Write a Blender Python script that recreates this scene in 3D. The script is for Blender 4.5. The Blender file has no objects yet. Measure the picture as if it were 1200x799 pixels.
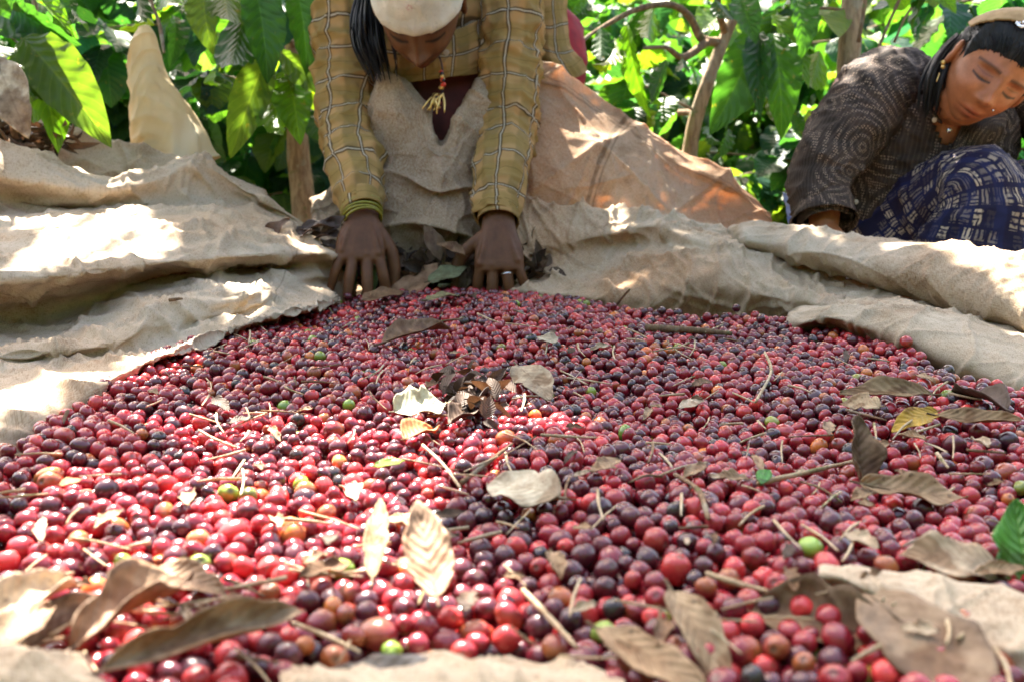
import bpy, math, random
import numpy as np
from mathutils import Vector, Matrix

random.seed(7)
rng = np.random.default_rng(7)
S = bpy.context.scene
COL = S.collection

# ------------------------------------------------------------------ camera
F = 1153.0
PITCH = math.radians(10.8)
CAMZ = 0.30
cam_d = bpy.data.cameras.new('camera')
cam_d.sensor_width = 36.0
cam_d.lens = 36.0 * F / 1200.0
cam_d.clip_start = 0.02
cam_d.clip_end = 400
cam_d.dof.use_dof = True
cam_d.dof.focus_distance = 1.15
cam_d.dof.aperture_fstop = 7.0
cam = bpy.data.objects.new('camera', cam_d)
COL.objects.link(cam)
cam.location = (0, 0, CAMZ)
cam.rotation_euler = (math.pi / 2 - PITCH, 0, 0)
S.camera = cam
sp, cp = math.sin(PITCH), math.cos(PITCH)
FWD = np.array([0, cp, -sp]); UPV = np.array([0, sp, cp]); RGT = np.array([1.0, 0, 0])
CAMP = np.array([0, 0, CAMZ])

def P(u, v, d):
    """the world point seen at (u, v) of the 1200x799 photo, at depth d"""
    return CAMP + d * (FWD + RGT * ((u - 600) / F) + UPV * ((399.5 - v) / F))

def G(u, v, z=0.0):
    r = FWD + RGT * ((u - 600) / F) + UPV * ((399.5 - v) / F)
    return CAMP + r * ((z - CAMZ) / r[2])

def proj(p):
    q = np.asarray(p) - CAMP
    d = q @ FWD
    return 600 + F * (q @ RGT) / d, 399.5 - F * (q @ UPV) / d, d

# ------------------------------------------------------------------ light
SUN = np.array([-0.22, 0.62, 0.95]); SUN /= np.linalg.norm(SUN)
w = bpy.data.worlds.new('World'); S.world = w; w.use_nodes = True
wn = w.node_tree
sky = wn.nodes.new('ShaderNodeTexSky')
sky.sky_type = 'NISHITA'; sky.sun_disc = False
sky.sun_elevation = math.asin(SUN[2]); sky.sun_rotation = math.atan2(SUN[0], SUN[1])
sky.dust_density = 3.5; sky.ozone_density = 0.6; sky.air_density = 1.0
bg = wn.nodes['Background']; bg.inputs['Strength'].default_value = 0.11
tint = wn.nodes.new('ShaderNodeMix'); tint.data_type = 'RGBA'; tint.blend_type = 'MULTIPLY'
tint.inputs[0].default_value = 1.0; tint.inputs[7].default_value = (1.09, 1.0, 0.90, 1)      # camera white balance for open shade
wn.links.new(sky.outputs[0], tint.inputs[6]); wn.links.new(tint.outputs[2], bg.inputs[0])
sl = bpy.data.lights.new('sun', 'SUN'); sl.energy = 5.0; sl.angle = math.radians(0.55); sl.color = (1.0, 0.93, 0.82)
so = bpy.data.objects.new('sun', sl); COL.objects.link(so)
so.rotation_euler = Vector(SUN).to_track_quat('Z', 'Y').to_euler(); so.location = (-1, 3, 5)
S.view_settings.view_transform = 'Standard'; S.view_settings.look = 'None'
S.view_settings.exposure = 3.1; S.view_settings.gamma = 1.0
S.cycles.max_bounces = 6; S.cycles.diffuse_bounces = 3; S.cycles.glossy_bounces = 2
S.cycles.transmission_bounces = 3; S.cycles.transparent_max_bounces = 4
S.cycles.caustics_reflective = False; S.cycles.caustics_refractive = False
S.cycles.use_denoising = True

# ------------------------------------------------------------------ numeric helpers
def _hash(i, j, k):
    n = (i * 374761393 + j * 668265263 + k * 2147483647) & 0xFFFFFFFF
    n = ((n ^ (n >> 13)) * 1274126177) & 0xFFFFFFFF
    return ((n ^ (n >> 16)) & 0xFFFF) / 65535.0

def vnoise(p):
    """value noise in -1..1 for an array of points"""
    p = np.asarray(p, float)
    i = np.floor(p).astype(np.int64); f = p - i
    f = f * f * (3 - 2 * f)
    r = 0
    for a in (0, 1):
        for b in (0, 1):
            for c in (0, 1):
                wgt = (f[:, 0] if a else 1 - f[:, 0]) * (f[:, 1] if b else 1 - f[:, 1]) * (f[:, 2] if c else 1 - f[:, 2])
                r = r + wgt * _hash(i[:, 0] + a, i[:, 1] + b, i[:, 2] + c)
    return r * 2 - 1

def fbm(p, o=3):
    p = np.asarray(p, float); r = 0; a = 1; s = 0
    for k in range(o):
        r = r + a * vnoise(p + 17.3 * k); s += a; p = p * 2.03; a *= 0.5
    return r / s

def crease(p, f, seed=0, n=7, sharp=4):
    """long sharp fold lines running in several directions, about -0.3..1"""
    r = np.random.default_rng(int(seed * 10) + 3); p = np.asarray(p, float); out = 0
    for k in range(n):
        d = nrm(r.normal(0, 1, 3)); c = p @ d * f * r.uniform(.5, 1.5) + r.random() * 9 + .55 * vnoise(p * f * .5 + seed + k * 3.1)
        tri = 1 - np.abs(2 * (c - np.floor(c)) - 1)
        out = out + (tri ** sharp - .2) * np.clip(2.4 * vnoise(p * f * .42 + k * 7.7 + seed), 0, 1)
    return out

def catmull(pts, n):
    pts = np.asarray(pts, float)
    if len(pts) == 2:
        t = np.linspace(0, 1, n)[:, None]
        return pts[0] * (1 - t) + pts[1] * t
    e = np.concatenate([(2 * pts[0] - pts[1])[None], pts, (2 * pts[-1] - pts[-2])[None]])
    t = np.linspace(0, len(pts) - 1, n)
    i = np.minimum(t.astype(int), len(pts) - 2); f = (t - i).reshape((-1,) + (1,) * (pts.ndim - 1))
    a, b, c, d = e[i], e[i + 1], e[i + 2], e[i + 3]
    return 0.5 * (2 * b + (c - a) * f + (2 * a - 5 * b + 4 * c - d) * f ** 2 + (3 * b - a - 3 * c + d) * f ** 3)

def nrm(v):
    v = np.asarray(v, float)
    return v / (np.linalg.norm(v) + 1e-12)

def mk_mesh(name, V, Q, uv=None, col=None, smooth=True):
    """mesh from vertices, quads (-1 in the 4th place makes a triangle), per-vertex uv and colour"""
    V = np.asarray(V, np.float32); Q = np.asarray(Q, np.int64)
    me = bpy.data.meshes.new(name)
    tri = Q[:, 3] < 0 if Q.shape[1] == 4 else np.ones(len(Q), bool)
    if Q.shape[1] == 3 or tri.any():
        if Q.shape[1] == 4:
            A, B = Q[~tri], Q[tri][:, :3]
            loops = np.concatenate([A.ravel(), B.ravel()])
            tot = np.concatenate([np.full(len(A), 4), np.full(len(B), 3)])
        else:
            loops = Q.ravel(); tot = np.full(len(Q), 3)
    else:
        loops = Q.ravel(); tot = np.full(len(Q), 4)
    st = np.concatenate([[0], np.cumsum(tot)[:-1]])
    me.vertices.add(len(V)); me.vertices.foreach_set('co', V.ravel())
    me.loops.add(len(loops)); me.loops.foreach_set('vertex_index', loops.astype(np.int32))
    me.polygons.add(len(tot)); me.polygons.foreach_set('loop_start', st.astype(np.int32))
    me.polygons.foreach_set('loop_total', tot.astype(np.int32))
    me.polygons.foreach_set('use_smooth', np.full(len(tot), smooth))
    me.update(calc_edges=True)
    if uv is not None:
        l = me.uv_layers.new(name='UVMap')
        l.data.foreach_set('uv', np.asarray(uv, np.float32)[loops].ravel())
    if col is not None:
        c = np.asarray(col, np.float32)
        if c.shape[1] == 3:
            c = np.hstack([c, np.ones((len(c), 1), np.float32)])
        a = me.color_attributes.new('Col', 'FLOAT_COLOR', 'POINT')
        a.data.foreach_set('color', c.ravel())
    me.validate()
    return me

def obj(name, me, mat=None, parent=None, loc=None):
    o = bpy.data.objects.new(name, me); COL.objects.link(o)
    if mat is not None and me is not None and len(me.materials) == 0:
        me.materials.append(mat)
    if parent is not None:
        o.parent = parent
        o.matrix_parent_inverse = Matrix.Translation(parent.location).inverted()
    if loc is not None:
        o.location = loc
    return o

def thing(name, label, cat, loc, group=None):
    o = bpy.data.objects.new(name, None); COL.objects.link(o); o.location = loc
    o.empty_display_size = 0.05
    return tag(o, label, cat, group)

def tag(o, label=None, cat=None, group=None, kind=None):
    if label: o['label'] = label
    if cat: o['category'] = cat
    if group: o['group'] = group
    if kind: o['kind'] = kind
    return o

def grid_quads(nr, nc, wrap=False):
    r = np.arange(nr - 1)[:, None]; c = np.arange(nc if wrap else nc - 1)[None, :]
    c2 = (c + 1) % nc
    return np.stack([r * nc + c, r * nc + c2, (r + 1) * nc + c2, (r + 1) * nc + c], -1).reshape(-1, 4)

def grid_normals(X):
    du = np.gradient(X, axis=1); dv = np.gradient(X, axis=0)
    n = np.cross(du, dv); return n / (np.linalg.norm(n, axis=2, keepdims=True) + 1e-12)

class Geo:
    """collects pieces into one mesh"""
    def __init__(s): s.V = []; s.Q = []; s.U = []; s.C = []; s.n = 0
    def add(s, V, Q, U=None, C=None):
        V = np.asarray(V, float); Q = np.asarray(Q)
        s.V.append(V); s.Q.append(np.where(Q < 0, -1, Q + s.n)); s.n += len(V)
        s.U.append(np.zeros((len(V), 2)) if U is None else np.asarray(U))
        s.C.append(np.ones((len(V), 3)) if C is None else np.broadcast_to(np.asarray(C, float), (len(V), 3)))
    def mesh(s, name, smooth=True):
        return mk_mesh(name, np.vstack(s.V), np.vstack(s.Q), np.vstack(s.U), np.vstack(s.C), smooth)

def tube_geo(pts, rad, segs=12, n=None, cap=True, back=None, wob=None):
    """swept tube; rad: one number or (a, b) per point; back: direction of the seam"""
    pts = np.asarray(pts, float); rad = np.asarray(rad, float)
    if rad.ndim == 1: rad = np.stack([rad, rad], 1)
    if n: pts, rad = catmull(pts, n), catmull(rad, n)
    m = len(pts)
    T = np.gradient(pts, axis=0); T /= np.linalg.norm(T, axis=1, keepdims=True) + 1e-12
    bk = np.array([0, 1.0, 0.2]) if back is None else np.asarray(back, float)
    ang = np.linspace(0, 2 * math.pi, segs + 1)
    X = np.zeros((m, segs + 1, 3))
    for i in range(m):
        a = bk - T[i] * (bk @ T[i])
        if np.linalg.norm(a) < 1e-4: a = np.cross(T[i], [1, 0, 0.1])
        a = nrm(a); b = np.cross(T[i], a)
        X[i] = pts[i] + rad[i, 1] * np.cos(ang)[:, None] * a + rad[i, 0] * np.sin(ang)[:, None] * b
    if wob is not None:
        nn = X - pts[:, None]; nn /= np.linalg.norm(nn, axis=2, keepdims=True) + 1e-9
        X = X + nn * wob(X.reshape(-1, 3)).reshape(m, segs + 1, 1)
        X[:, -1] = X[:, 0]
    s = np.concatenate([[0], np.cumsum(np.linalg.norm(np.diff(pts, axis=0), axis=1))])
    U = np.stack(np.broadcast_arrays(ang[None] * rad.mean(), s[:, None]), -1).reshape(-1, 2)
    V = X.reshape(-1, 3); Q = grid_quads(m, segs + 1)
    if cap:
        k = len(V)
        V = np.vstack([V, pts[0], pts[-1]]); U = np.vstack([U, [0, 0], [0, s[-1]]])
        j = np.arange(segs)
        c0 = np.stack([j + 1, j, np.full(segs, k), np.full(segs, -1)], 1)
        b0 = (m - 1) * (segs + 1)
        c1 = np.stack([b0 + j, b0 + j + 1, np.full(segs, k + 1), np.full(segs, -1)], 1)
        Q = np.vstack([Q, c0, c1])
    return V, Q, U

def capsule_chain(pts, rad, segs=14, per=6):
    """tube with rounded ends, closed"""
    pts = np.asarray(pts, float); rad = np.asarray(rad, float)
    if rad.ndim == 1: rad = np.stack([rad, rad], 1)
    n = max(4, per * (len(pts) - 1))
    p, r = catmull(pts, n), catmull(rad, n)
    d0 = nrm(p[0] - p[1]); d1 = nrm(p[-1] - p[-2])
    hp, hr, tp, tr = [], [], [], []
    for t in (0.98, 0.85, 0.6, 0.3):
        hp.append(p[0] + d0 * r[0].mean() * t); hr.append(r[0] * math.sqrt(1 - t * t))
        tp.insert(0, p[-1] + d1 * r[-1].mean() * t); tr.insert(0, r[-1] * math.sqrt(1 - t * t))
    return tube_geo(np.vstack([hp, p, tp]), np.vstack([hr, r, tr]), segs)[:2]

def loft(rows, nu, nv, amp=0.006, freq=9, seed=0.0, fine=0.0015, pix=True, snap=False, crs=1.0, swag=None):
    """cloth surface through rows of (u, v, depth)"""
    R = np.array([[P(*q) if pix else q for q in r] for r in rows], float)
    if snap:                                        # the last row lies on the groundsheet
        R[-1] = np.array([G(q[0], q[1], 0.004) for q in rows[-1]])
    A = np.stack([catmull(r, nu) for r in R])
    X = catmull(A, nv)
    N = grid_normals(X); f = X.reshape(-1, 3)
    if (N * (CAMP + np.array([0, 0, 1.5]) - X)).sum() < 0: N = -N      # fold ridges stand out of the cloth
    rid = 1 - np.abs(fbm(f * [freq * 0.6, freq * 0.8, freq * 1.3] + seed, 3)) * 2.0
    dis = amp * (0.6 * rid + 1.0 * fbm(f * freq * 0.5 + seed + 5, 2)) + fine * fbm(f * 55 + seed, 2) \
        + amp * 0.25 * (1 - np.abs(fbm(f * freq * 2.6 + seed + 9, 2)) * 2) \
        + crs * amp * (0.7 * crease(f, freq * .55, seed, 8, 10) + .55 * crease(f, freq * 1.4, seed + 2, 8, 9) + .2 * crease(f, freq * 3.0, seed + 5, 6, 5))
    if swag is not None:
        ss = np.linspace(-1, 1, nu)[None, :]; tt = np.linspace(0, 1, nv)[:, None]
        dis = dis + swag(ss, tt).reshape(-1)
    X = X + N * dis.reshape(nv, nu, 1)
    su = np.concatenate([[0], np.cumsum(np.linalg.norm(np.diff(X[nv // 2], axis=0), axis=1))])
    sv = np.concatenate([[0], np.cumsum(np.linalg.norm(np.diff(X[:, nu // 2], axis=0), axis=1))])
    U = np.stack(np.broadcast_arrays(su[None], sv[:, None]), -1).reshape(-1, 2)
    return X.reshape(-1, 3), grid_quads(nv, nu), U

def cloth(name, rows, nu, nv, mat, parent=None, thick=0.0022, **k):
    V, Q, U = loft(rows, nu, nv, **k)
    o = obj(name, mk_mesh(name, V, Q, U), mat, parent)
    s = o.modifiers.new('Solidify', 'SOLIDIFY'); s.thickness = thick; s.offset = 0
    return o

# ------------------------------------------------------------------ materials
class NT:
    def __init__(s, name):
        s.m = bpy.data.materials.new(name); s.m.use_nodes = True
        s.t = s.m.node_tree; s.t.nodes.clear()
        s.out = s.t.nodes.new('ShaderNodeOutputMaterial')
    def n(s, typ, ins=None, **props):
        x = s.t.nodes.new('ShaderNode' + typ)
        for k, v in props.items(): setattr(x, k, v)
        for k, v in (ins or {}).items(): s.set(x.inputs[k], v)
        return x
    def set(s, sock, v):
        if isinstance(v, bpy.types.NodeSocket): s.t.links.new(v, sock)
        elif isinstance(v, (tuple, list)) and len(v) == 3 and sock.type == 'RGBA': sock.default_value = (*v, 1)
        else: sock.default_value = v
    def math(s, op, a, b=0.0, c=0.0):
        return s.n('Math', {0: a, 1: b, 2: c}, operation=op).outputs[0]
    def mix(s, f, a, b, blend='MIX'):
        x = s.n('Mix', {0: f, 6: a, 7: b}, data_type='RGBA', blend_type=blend)
        return x.outputs[2]
    def ramp(s, f, stops):
        x = s.n('ValToRGB', {0: f}); e = x.color_ramp.elements
        while len(e) < len(stops): e.new(0.5)
        for k, (p, c) in enumerate(stops):
            e[k].position = p; e[k].color = (*c, 1) if len(c) == 3 else c
        return x.outputs[0]
    def lin(s, f, a, b, lo=0.0, hi=1.0):
        x = s.n('MapRange', {0: f, 1: a, 2: b, 3: lo, 4: hi}); return x.outputs[0]
    def noise(s, scale, vec=None, detail=3.0, rough=0.55):
        i = {'Scale': scale, 'Detail': detail, 'Roughness': rough}
        if vec is not None: i['Vector'] = vec
        return s.n('TexNoise', i).outputs[0]
    def scale(s, vec, x, y, z):
        return s.n('Mapping', {0: vec, 3: (x, y, z)}).outputs[0]
    def uv(s): return s.n('UVMap').outputs[0]
    def objc(s): return s.n('TexCoord').outputs['Object']
    def gen(s): return s.n('TexCoord').outputs['Generated']
    def bump(s, h, strength=0.4, dist=0.002):
        return s.n('Bump', {'Height': h, 'Strength': strength, 'Distance': dist}).outputs[0]
    def princ(s, col, rough=0.6, bump=None, spec=0.4, **kw):
        i = {'Base Color': col, 'Roughness': rough, 'Specular IOR Level': spec}
        i.update(kw)
        if bump is not None: i['Normal'] = bump
        return s.n('BsdfPrincipled', i).outputs[0]
    def done(s, sh): s.t.links.new(sh, s.out.inputs[0]); return s.m
    def with_trans(s, sh, col, fac, nrmal=None):
        i = {'Color': col}
        if nrmal is not None: i['Normal'] = nrmal
        t = s.n('BsdfTranslucent', i).outputs[0]
        return s.n('MixShader', {0: fac, 1: sh, 2: t}).outputs[0]

def mat_burlap(name, pale, tan, rust, rust_amt, trans=0.3, seams=()):
    m = NT(name); o = m.objc(); uv = m.uv()
    big = m.noise(3.2, o, 3); mid = m.noise(14, o, 5, 0.65); sp_ = m.noise(120, o, 4, 0.75)
    c = m.mix(m.lin(mid, 0.35, 0.66), pale, tan)
    c = m.mix(m.math('MULTIPLY', m.lin(big, 0.45, 0.62), rust_amt), c, rust)
    c = m.mix(m.math('MULTIPLY', m.lin(sp_, 0.56, 0.72), 0.45), c, (0.16, 0.10, 0.06))
    scr = m.noise(1.0, m.scale(o, 150, 22, 60), 3, 0.7)
    c = m.mix(m.math('MULTIPLY', m.lin(scr, 0.60, 0.74), 0.45), c, (0.10, 0.065, 0.04))
    stn = m.noise(7, o, 6, 0.7)
    c = m.mix(m.math('MULTIPLY', m.lin(stn, 0.54, 0.66), 0.6), c, (0.22, 0.13, 0.07))
    wa = m.noise(1.0, m.scale(uv, 800, 170, 1), 2); wb = m.noise(1.0, m.scale(uv, 170, 800, 1), 2)
    wv = m.math('ADD', wa, wb)
    c = m.mix(m.lin(wv, 0.85, 1.2, 0.0, 0.55), c, (0.66, 0.55, 0.41))
    c = m.mix(m.lin(wv, 0.95, 0.65, 0.0, 0.55), c, (0.20, 0.13, 0.075))
    for (a, b, c0, wd, st) in seams:                # stitched seams: lines a*u + b*v = c0 on the cloth
        s_ = m.n('SeparateXYZ', {0: uv}); q = m.math('ADD', m.math('MULTIPLY', s_.outputs[0], a), m.math('MULTIPLY', s_.outputs[1], b))
        q = m.math('ADD', q, m.math('MULTIPLY', m.noise(9, o, 2), 0.012))
        q = m.lin(m.math('ABSOLUTE', m.math('SUBTRACT', q, c0)), wd * .5, wd, 1.0, 0.0)
        c = m.mix(m.math('MULTIPLY', q, m.lin(m.noise(60, o, 3), .25, .6, st * .4, st)), c, (0.11, 0.075, 0.045))
    h = m.math('ADD', m.math('MULTIPLY', wv, 0.6), m.math('MULTIPLY', m.noise(40, o, 4), 1.6))
    b = m.bump(h, 0.5, 0.003)
    sh = m.princ(c, 0.85, b, 0.15)
    tc = m.mix(0.5, c, (0.75, 0.36, 0.14), 'MIX')
    return m.done(m.with_trans(sh, tc, trans))

M = {}
M['burlap'] = mat_burlap('burlap', (0.61, 0.52, 0.41), (0.46, 0.35, 0.24), (0.47, 0.25, 0.10), 0.40, 0.24, ((1, .1, .80, .003, .5), (.05, 1, .93, .003, .45)))
M['burlap_rust'] = mat_burlap('burlap_rust', (0.66, 0.52, 0.38), (0.56, 0.37, 0.22), (0.55, 0.23, 0.07), 0.6, 0.42, ((1, .42, .285, .007, .75), (1, .42, .300, .003, .6), (0, 1, .062, .005, .5), (0, 1, .048, .002, .5)))
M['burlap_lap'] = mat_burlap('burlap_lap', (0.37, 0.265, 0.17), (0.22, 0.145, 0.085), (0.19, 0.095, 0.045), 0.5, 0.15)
M['burlap_tan'] = mat_burlap('burlap_tan', (0.60, 0.49, 0.365), (0.43, 0.315, 0.20), (0.46, 0.22, 0.085), 0.75, 0.24)
M['burlap_grey'] = mat_burlap('burlap_grey', (0.58, 0.49, 0.37), (0.40, 0.305, 0.20), (0.36, 0.23, 0.12), 0.35, 0.18)

def mat_plastic_sack():
    m = NT('woven_plastic'); o = m.objc()
    c = m.mix(m.lin(m.noise(9, o, 4), 0.35, 0.65), (0.74, 0.61, 0.37), (0.62, 0.47, 0.25))
    c = m.mix(m.lin(m.noise(5, m.scale(o, 1, 1, 0.4), 3), 0.5, 0.65), c, (0.75, 0.66, 0.48))
    b = m.bump(m.noise(30, o, 4), 0.4, 0.006)
    return m.done(m.with_trans(m.princ(c, 0.5, b, 0.3), c, 0.35))
M['sack'] = mat_plastic_sack()

def mat_leaf(name, trans=0.45, gloss=0.45):
    m = NT(name)
    at = m.n('Attribute', attribute_name='Col').outputs['Color']
    uv = m.n('SeparateXYZ', {0: m.uv()}); x, y = uv.outputs[0], uv.outputs[1]
    ax = m.math('ABSOLUTE', m.math('SUBTRACT', x, 0.5))
    mid = m.lin(ax, 0.0, 0.045, 1.0, 0.0)
    ph = m.math('FRACT', m.math('SUBTRACT', m.math('MULTIPLY', y, 10.0), m.math('MULTIPLY', ax, 4.5)))
    vd = m.math('ABSOLUTE', m.math('SUBTRACT', ph, 0.5))
    vein = m.lin(vd, 0.0, 0.09, 1.0, 0.0)
    vv = m.math('MAXIMUM', mid, m.math('MULTIPLY', vein, 0.55))
    o = m.objc(); nz = m.noise(28, o, 4)
    c = m.mix(m.lin(nz, 0.35, 0.7, 0.0, 0.5), at, m.mix(1.0, at, (0.6, 0.75, 0.8), 'MULTIPLY'))
    c = m.mix(m.math('MULTIPLY', m.lin(m.noise(60, o, 3), 0.66, 0.72), 0.6), c, (0.20, 0.14, 0.03))
    c = m.mix(m.math('MULTIPLY', vv, 0.45), c, m.mix(1.0, at, (2.2, 1.8, 2.0), 'MULTIPLY'))
    h = m.math('SUBTRACT', m.math('MULTIPLY', m.math('COSINE', m.math('MULTIPLY', ph, 6.283)), -0.5), m.math('MULTIPLY', mid, 1.0))
    b = m.bump(h, 0.6, 0.002)
    sh = m.princ(c, gloss, b, 0.35)
    tc = m.mix(1.0, c, (2.3, 2.7, 0.8), 'MULTIPLY')
    return m.done(m.with_trans(sh, tc, trans, b))
M['leaf'] = mat_leaf('coffee_leaf')
M['leaf_fresh'] = mat_leaf('fresh_leaf', 0.3, 0.4)

def mat_dry(name, trans=0.2):
    m = NT(name)
    at = m.n('Attribute', attribute_name='Col').outputs['Color']
    uv = m.n('SeparateXYZ', {0: m.uv()}); x, y = uv.outputs[0], uv.outputs[1]
    ax = m.math('ABSOLUTE', m.math('SUBTRACT', x, 0.5))
    mid = m.lin(ax, 0.0, 0.03, 1.0, 0.0)
    ph = m.math('FRACT', m.math('SUBTRACT', m.math('MULTIPLY', y, 9.0), m.math('MULTIPLY', ax, 4.0)))
    vein = m.lin(m.math('ABSOLUTE', m.math('SUBTRACT', ph, 0.5)), 0.0, 0.10, 1.0, 0.0)
    o = m.objc(); nz = m.noise(45, o, 5, 0.65)
    c = m.mix(m.lin(nz, 0.4, 0.65), at, m.mix(1.0, at, (0.5, 0.42, 0.36), 'MULTIPLY'))
    c = m.mix(m.math('MULTIPLY', m.math('MAXIMUM', mid, m.math('MULTIPLY', vein, 0.3)), 0.4), c, m.mix(1.0, at, (0.45, 0.35, 0.28), 'MULTIPLY'))
    c = m.mix(m.math('MULTIPLY', m.lin(m.noise(150, o, 2), 0.66, 0.72), 0.6), c, (0.06, 0.035, 0.02))
    h = m.math('ADD', m.math('MULTIPLY', m.math('COSINE', m.math('MULTIPLY', ph, 6.283)), -0.22), m.math('MULTIPLY', nz, 1.3))
    b = m.bump(h, 0.5, 0.002)
    return m.done(m.with_trans(m.princ(c, 0.62, b, 0.3), m.mix(1.0, c, (1.3, 0.9, 0.6), 'MULTIPLY'), trans))
M['dry'] = mat_dry('dry_leaf')

def mat_bark(name, a, b_):
    m = NT(name); o = m.objc()
    n1 = m.noise(1.0, m.scale(o, 90, 90, 14), 5, 0.65); n2 = m.noise(16, o, 4, 0.6)
    c = m.mix(m.lin(n1, 0.38, 0.62), a, b_)
    c = m.mix(m.math('MULTIPLY', m.lin(n2, 0.54, 0.62), 0.6), c, (0.34, 0.32, 0.24))
    c = m.mix(m.math('MULTIPLY', m.lin(m.noise(30, o, 3), 0.62, 0.68), 0.7), c, (0.12, 0.15, 0.05))
    return m.done(m.princ(c, 0.9, m.bump(m.math('ADD', n1, n2), 0.9, 0.006), 0.2))
M['bark'] = mat_bark('bark', (0.40, 0.29, 0.18), (0.20, 0.13, 0.08))
M['twig'] = mat_bark('twig_bark', (0.26, 0.17, 0.10), (0.13, 0.08, 0.05))
M['straw'] = mat_bark('straw', (0.56, 0.44, 0.29), (0.40, 0.29, 0.17))

def mat_cherry():
    m = NT('coffee_cherry_skin')
    at = m.n('Attribute', attribute_name='Col').outputs['Color']
    o = m.objc(); geo = m.n('NewGeometry')
    n1 = m.noise(140, o, 4, 0.6)
    c = m.mix(m.lin(n1, 0.38, 0.68, 0.0, 0.55), at, m.mix(1.0, at, (0.55, 0.5, 0.6), 'MULTIPLY'))
    dust = m.math('MULTIPLY', m.lin(m.noise(60, o, 5, 0.7), 0.5, 0.8), 0.10)
    c = m.mix(dust, c, (0.50, 0.30, 0.27))
    c = m.mix(m.math('MULTIPLY', m.lin(m.noise(330, o, 2), 0.68, 0.74), 0.5), c, (0.05, 0.03, 0.02))
    r = m.lin(m.noise(90, o, 3), 0.3, 0.7, 0.10, 0.34)
    b = m.bump(m.noise(260, o, 2), 0.12, 0.001)
    sh = m.princ(c, r, b, 0.6)
    return m.done(sh)
M['cherry'] = mat_cherry()

def mat_ground():
    m = NT('forest_soil'); o = m.objc()
    c = m.mix(m.lin(m.noise(4, o, 6), 0.35, 0.65), (0.10, 0.065, 0.04), (0.20, 0.14, 0.085))
    c = m.mix(m.lin(m.noise(30, o, 5, 0.7), 0.52, 0.66), c, (0.28, 0.19, 0.11))
    return m.done(m.princ(c, 0.95, m.bump(m.noise(25, o, 6), 0.8, 0.02), 0.1))
M['ground'] = mat_ground()

def mat_skin(name, base, spec=0.4):
    m = NT(name)
    at = m.n('Attribute', attribute_name='Col').outputs['Color']
    o = m.objc()
    c = m.mix(1.0, at, m.mix(m.lin(m.noise(45, o, 4), 0.35, 0.7), base, tuple(x * 0.72 for x in base)), 'MULTIPLY')
    c = m.mix(m.lin(m.noise(170, o, 4, 0.7), 0.42, 0.72, 0.0, 0.28), c, m.mix(1.0, c, (0.6, 0.5, 0.45), 'MULTIPLY'))
    b = m.bump(m.math('ADD', m.noise(420, o, 3, 0.6), m.noise(130, o, 3)), 0.3, 0.0012)
    return m.done(m.princ(c, 0.47, b, spec, **{'Subsurface Weight': 0.06, 'Subsurface Radius': (0.01, 0.004, 0.002), 'Subsurface Scale': 0.6}))
M['skin_dark'] = mat_skin('skin_dark', (0.125, 0.052, 0.022), 0.22)
M['skin_brown'] = mat_skin('skin_brown', (0.41, 0.145, 0.058))

def line(m, c, period, off, width):
    """1 on lines of the given width, repeating along c"""
    f = m.math('FRACT', m.math('ADD', m.math('DIVIDE', c, period), off))
    d = m.math('MULTIPLY', m.math('ABSOLUTE', m.math('SUBTRACT', f, 0.5)), period)
    return m.lin(d, width * 0.4, width * 0.6, 1.0, 0.0)

def mat_plaid():
    m = NT('plaid_cotton'); s = m.n('SeparateXYZ', {0: m.uv()}); x, y = s.outputs[0], s.outputs[1]
    o = m.objc(); wn_ = m.math('MULTIPLY', m.math('SUBTRACT', m.noise(10, o, 2), 0.5), 0.022)
    x = m.math('ADD', x, wn_); y = m.math('ADD', y, wn_)
    c = m.mix(line(m, x, 0.068, 0.27, 0.030), (0.41, 0.24, 0.098), (0.25, 0.165, 0.062))
    c = m.mix(m.math('MULTIPLY', line(m, y, 0.076, 0.2, 0.034), 0.65), c, (0.25, 0.165, 0.045))
    c = m.mix(m.lin(m.noise(20, o, 4), 0.35, 0.75, 0.0, 0.35), c, (0.46, 0.30, 0.12))
    c = m.mix(m.math('MULTIPLY', line(m, y, 0.038, 0.0, 0.0016), 0.5), c, (0.10, 0.065, 0.02))
    for k, (cc, p, f) in enumerate(((y, 0.076, 0.75), (x, 0.068, 0.6))):
        c = m.mix(m.math('MULTIPLY', line(m, cc, p, f, 0.0085), 0.8), c, (0.045, 0.028, 0.014))
        c = m.mix(m.math('MULTIPLY', line(m, cc, p, f, 0.0024), 0.75), c, (0.58, 0.50, 0.38))
    wv = m.math('ADD', m.noise(1.0, m.scale(m.uv(), 900, 120, 1), 2), m.noise(1.0, m.scale(m.uv(), 120, 900, 1), 2))
    b = m.bump(m.math('ADD', m.math('MULTIPLY', wv, 0.3), m.noise(35, o, 3)), 0.4, 0.003)
    return m.done(m.with_trans(m.princ(c, 0.85, b, 0.15), c, 0.12))
M['plaid'] = mat_plaid()

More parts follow.
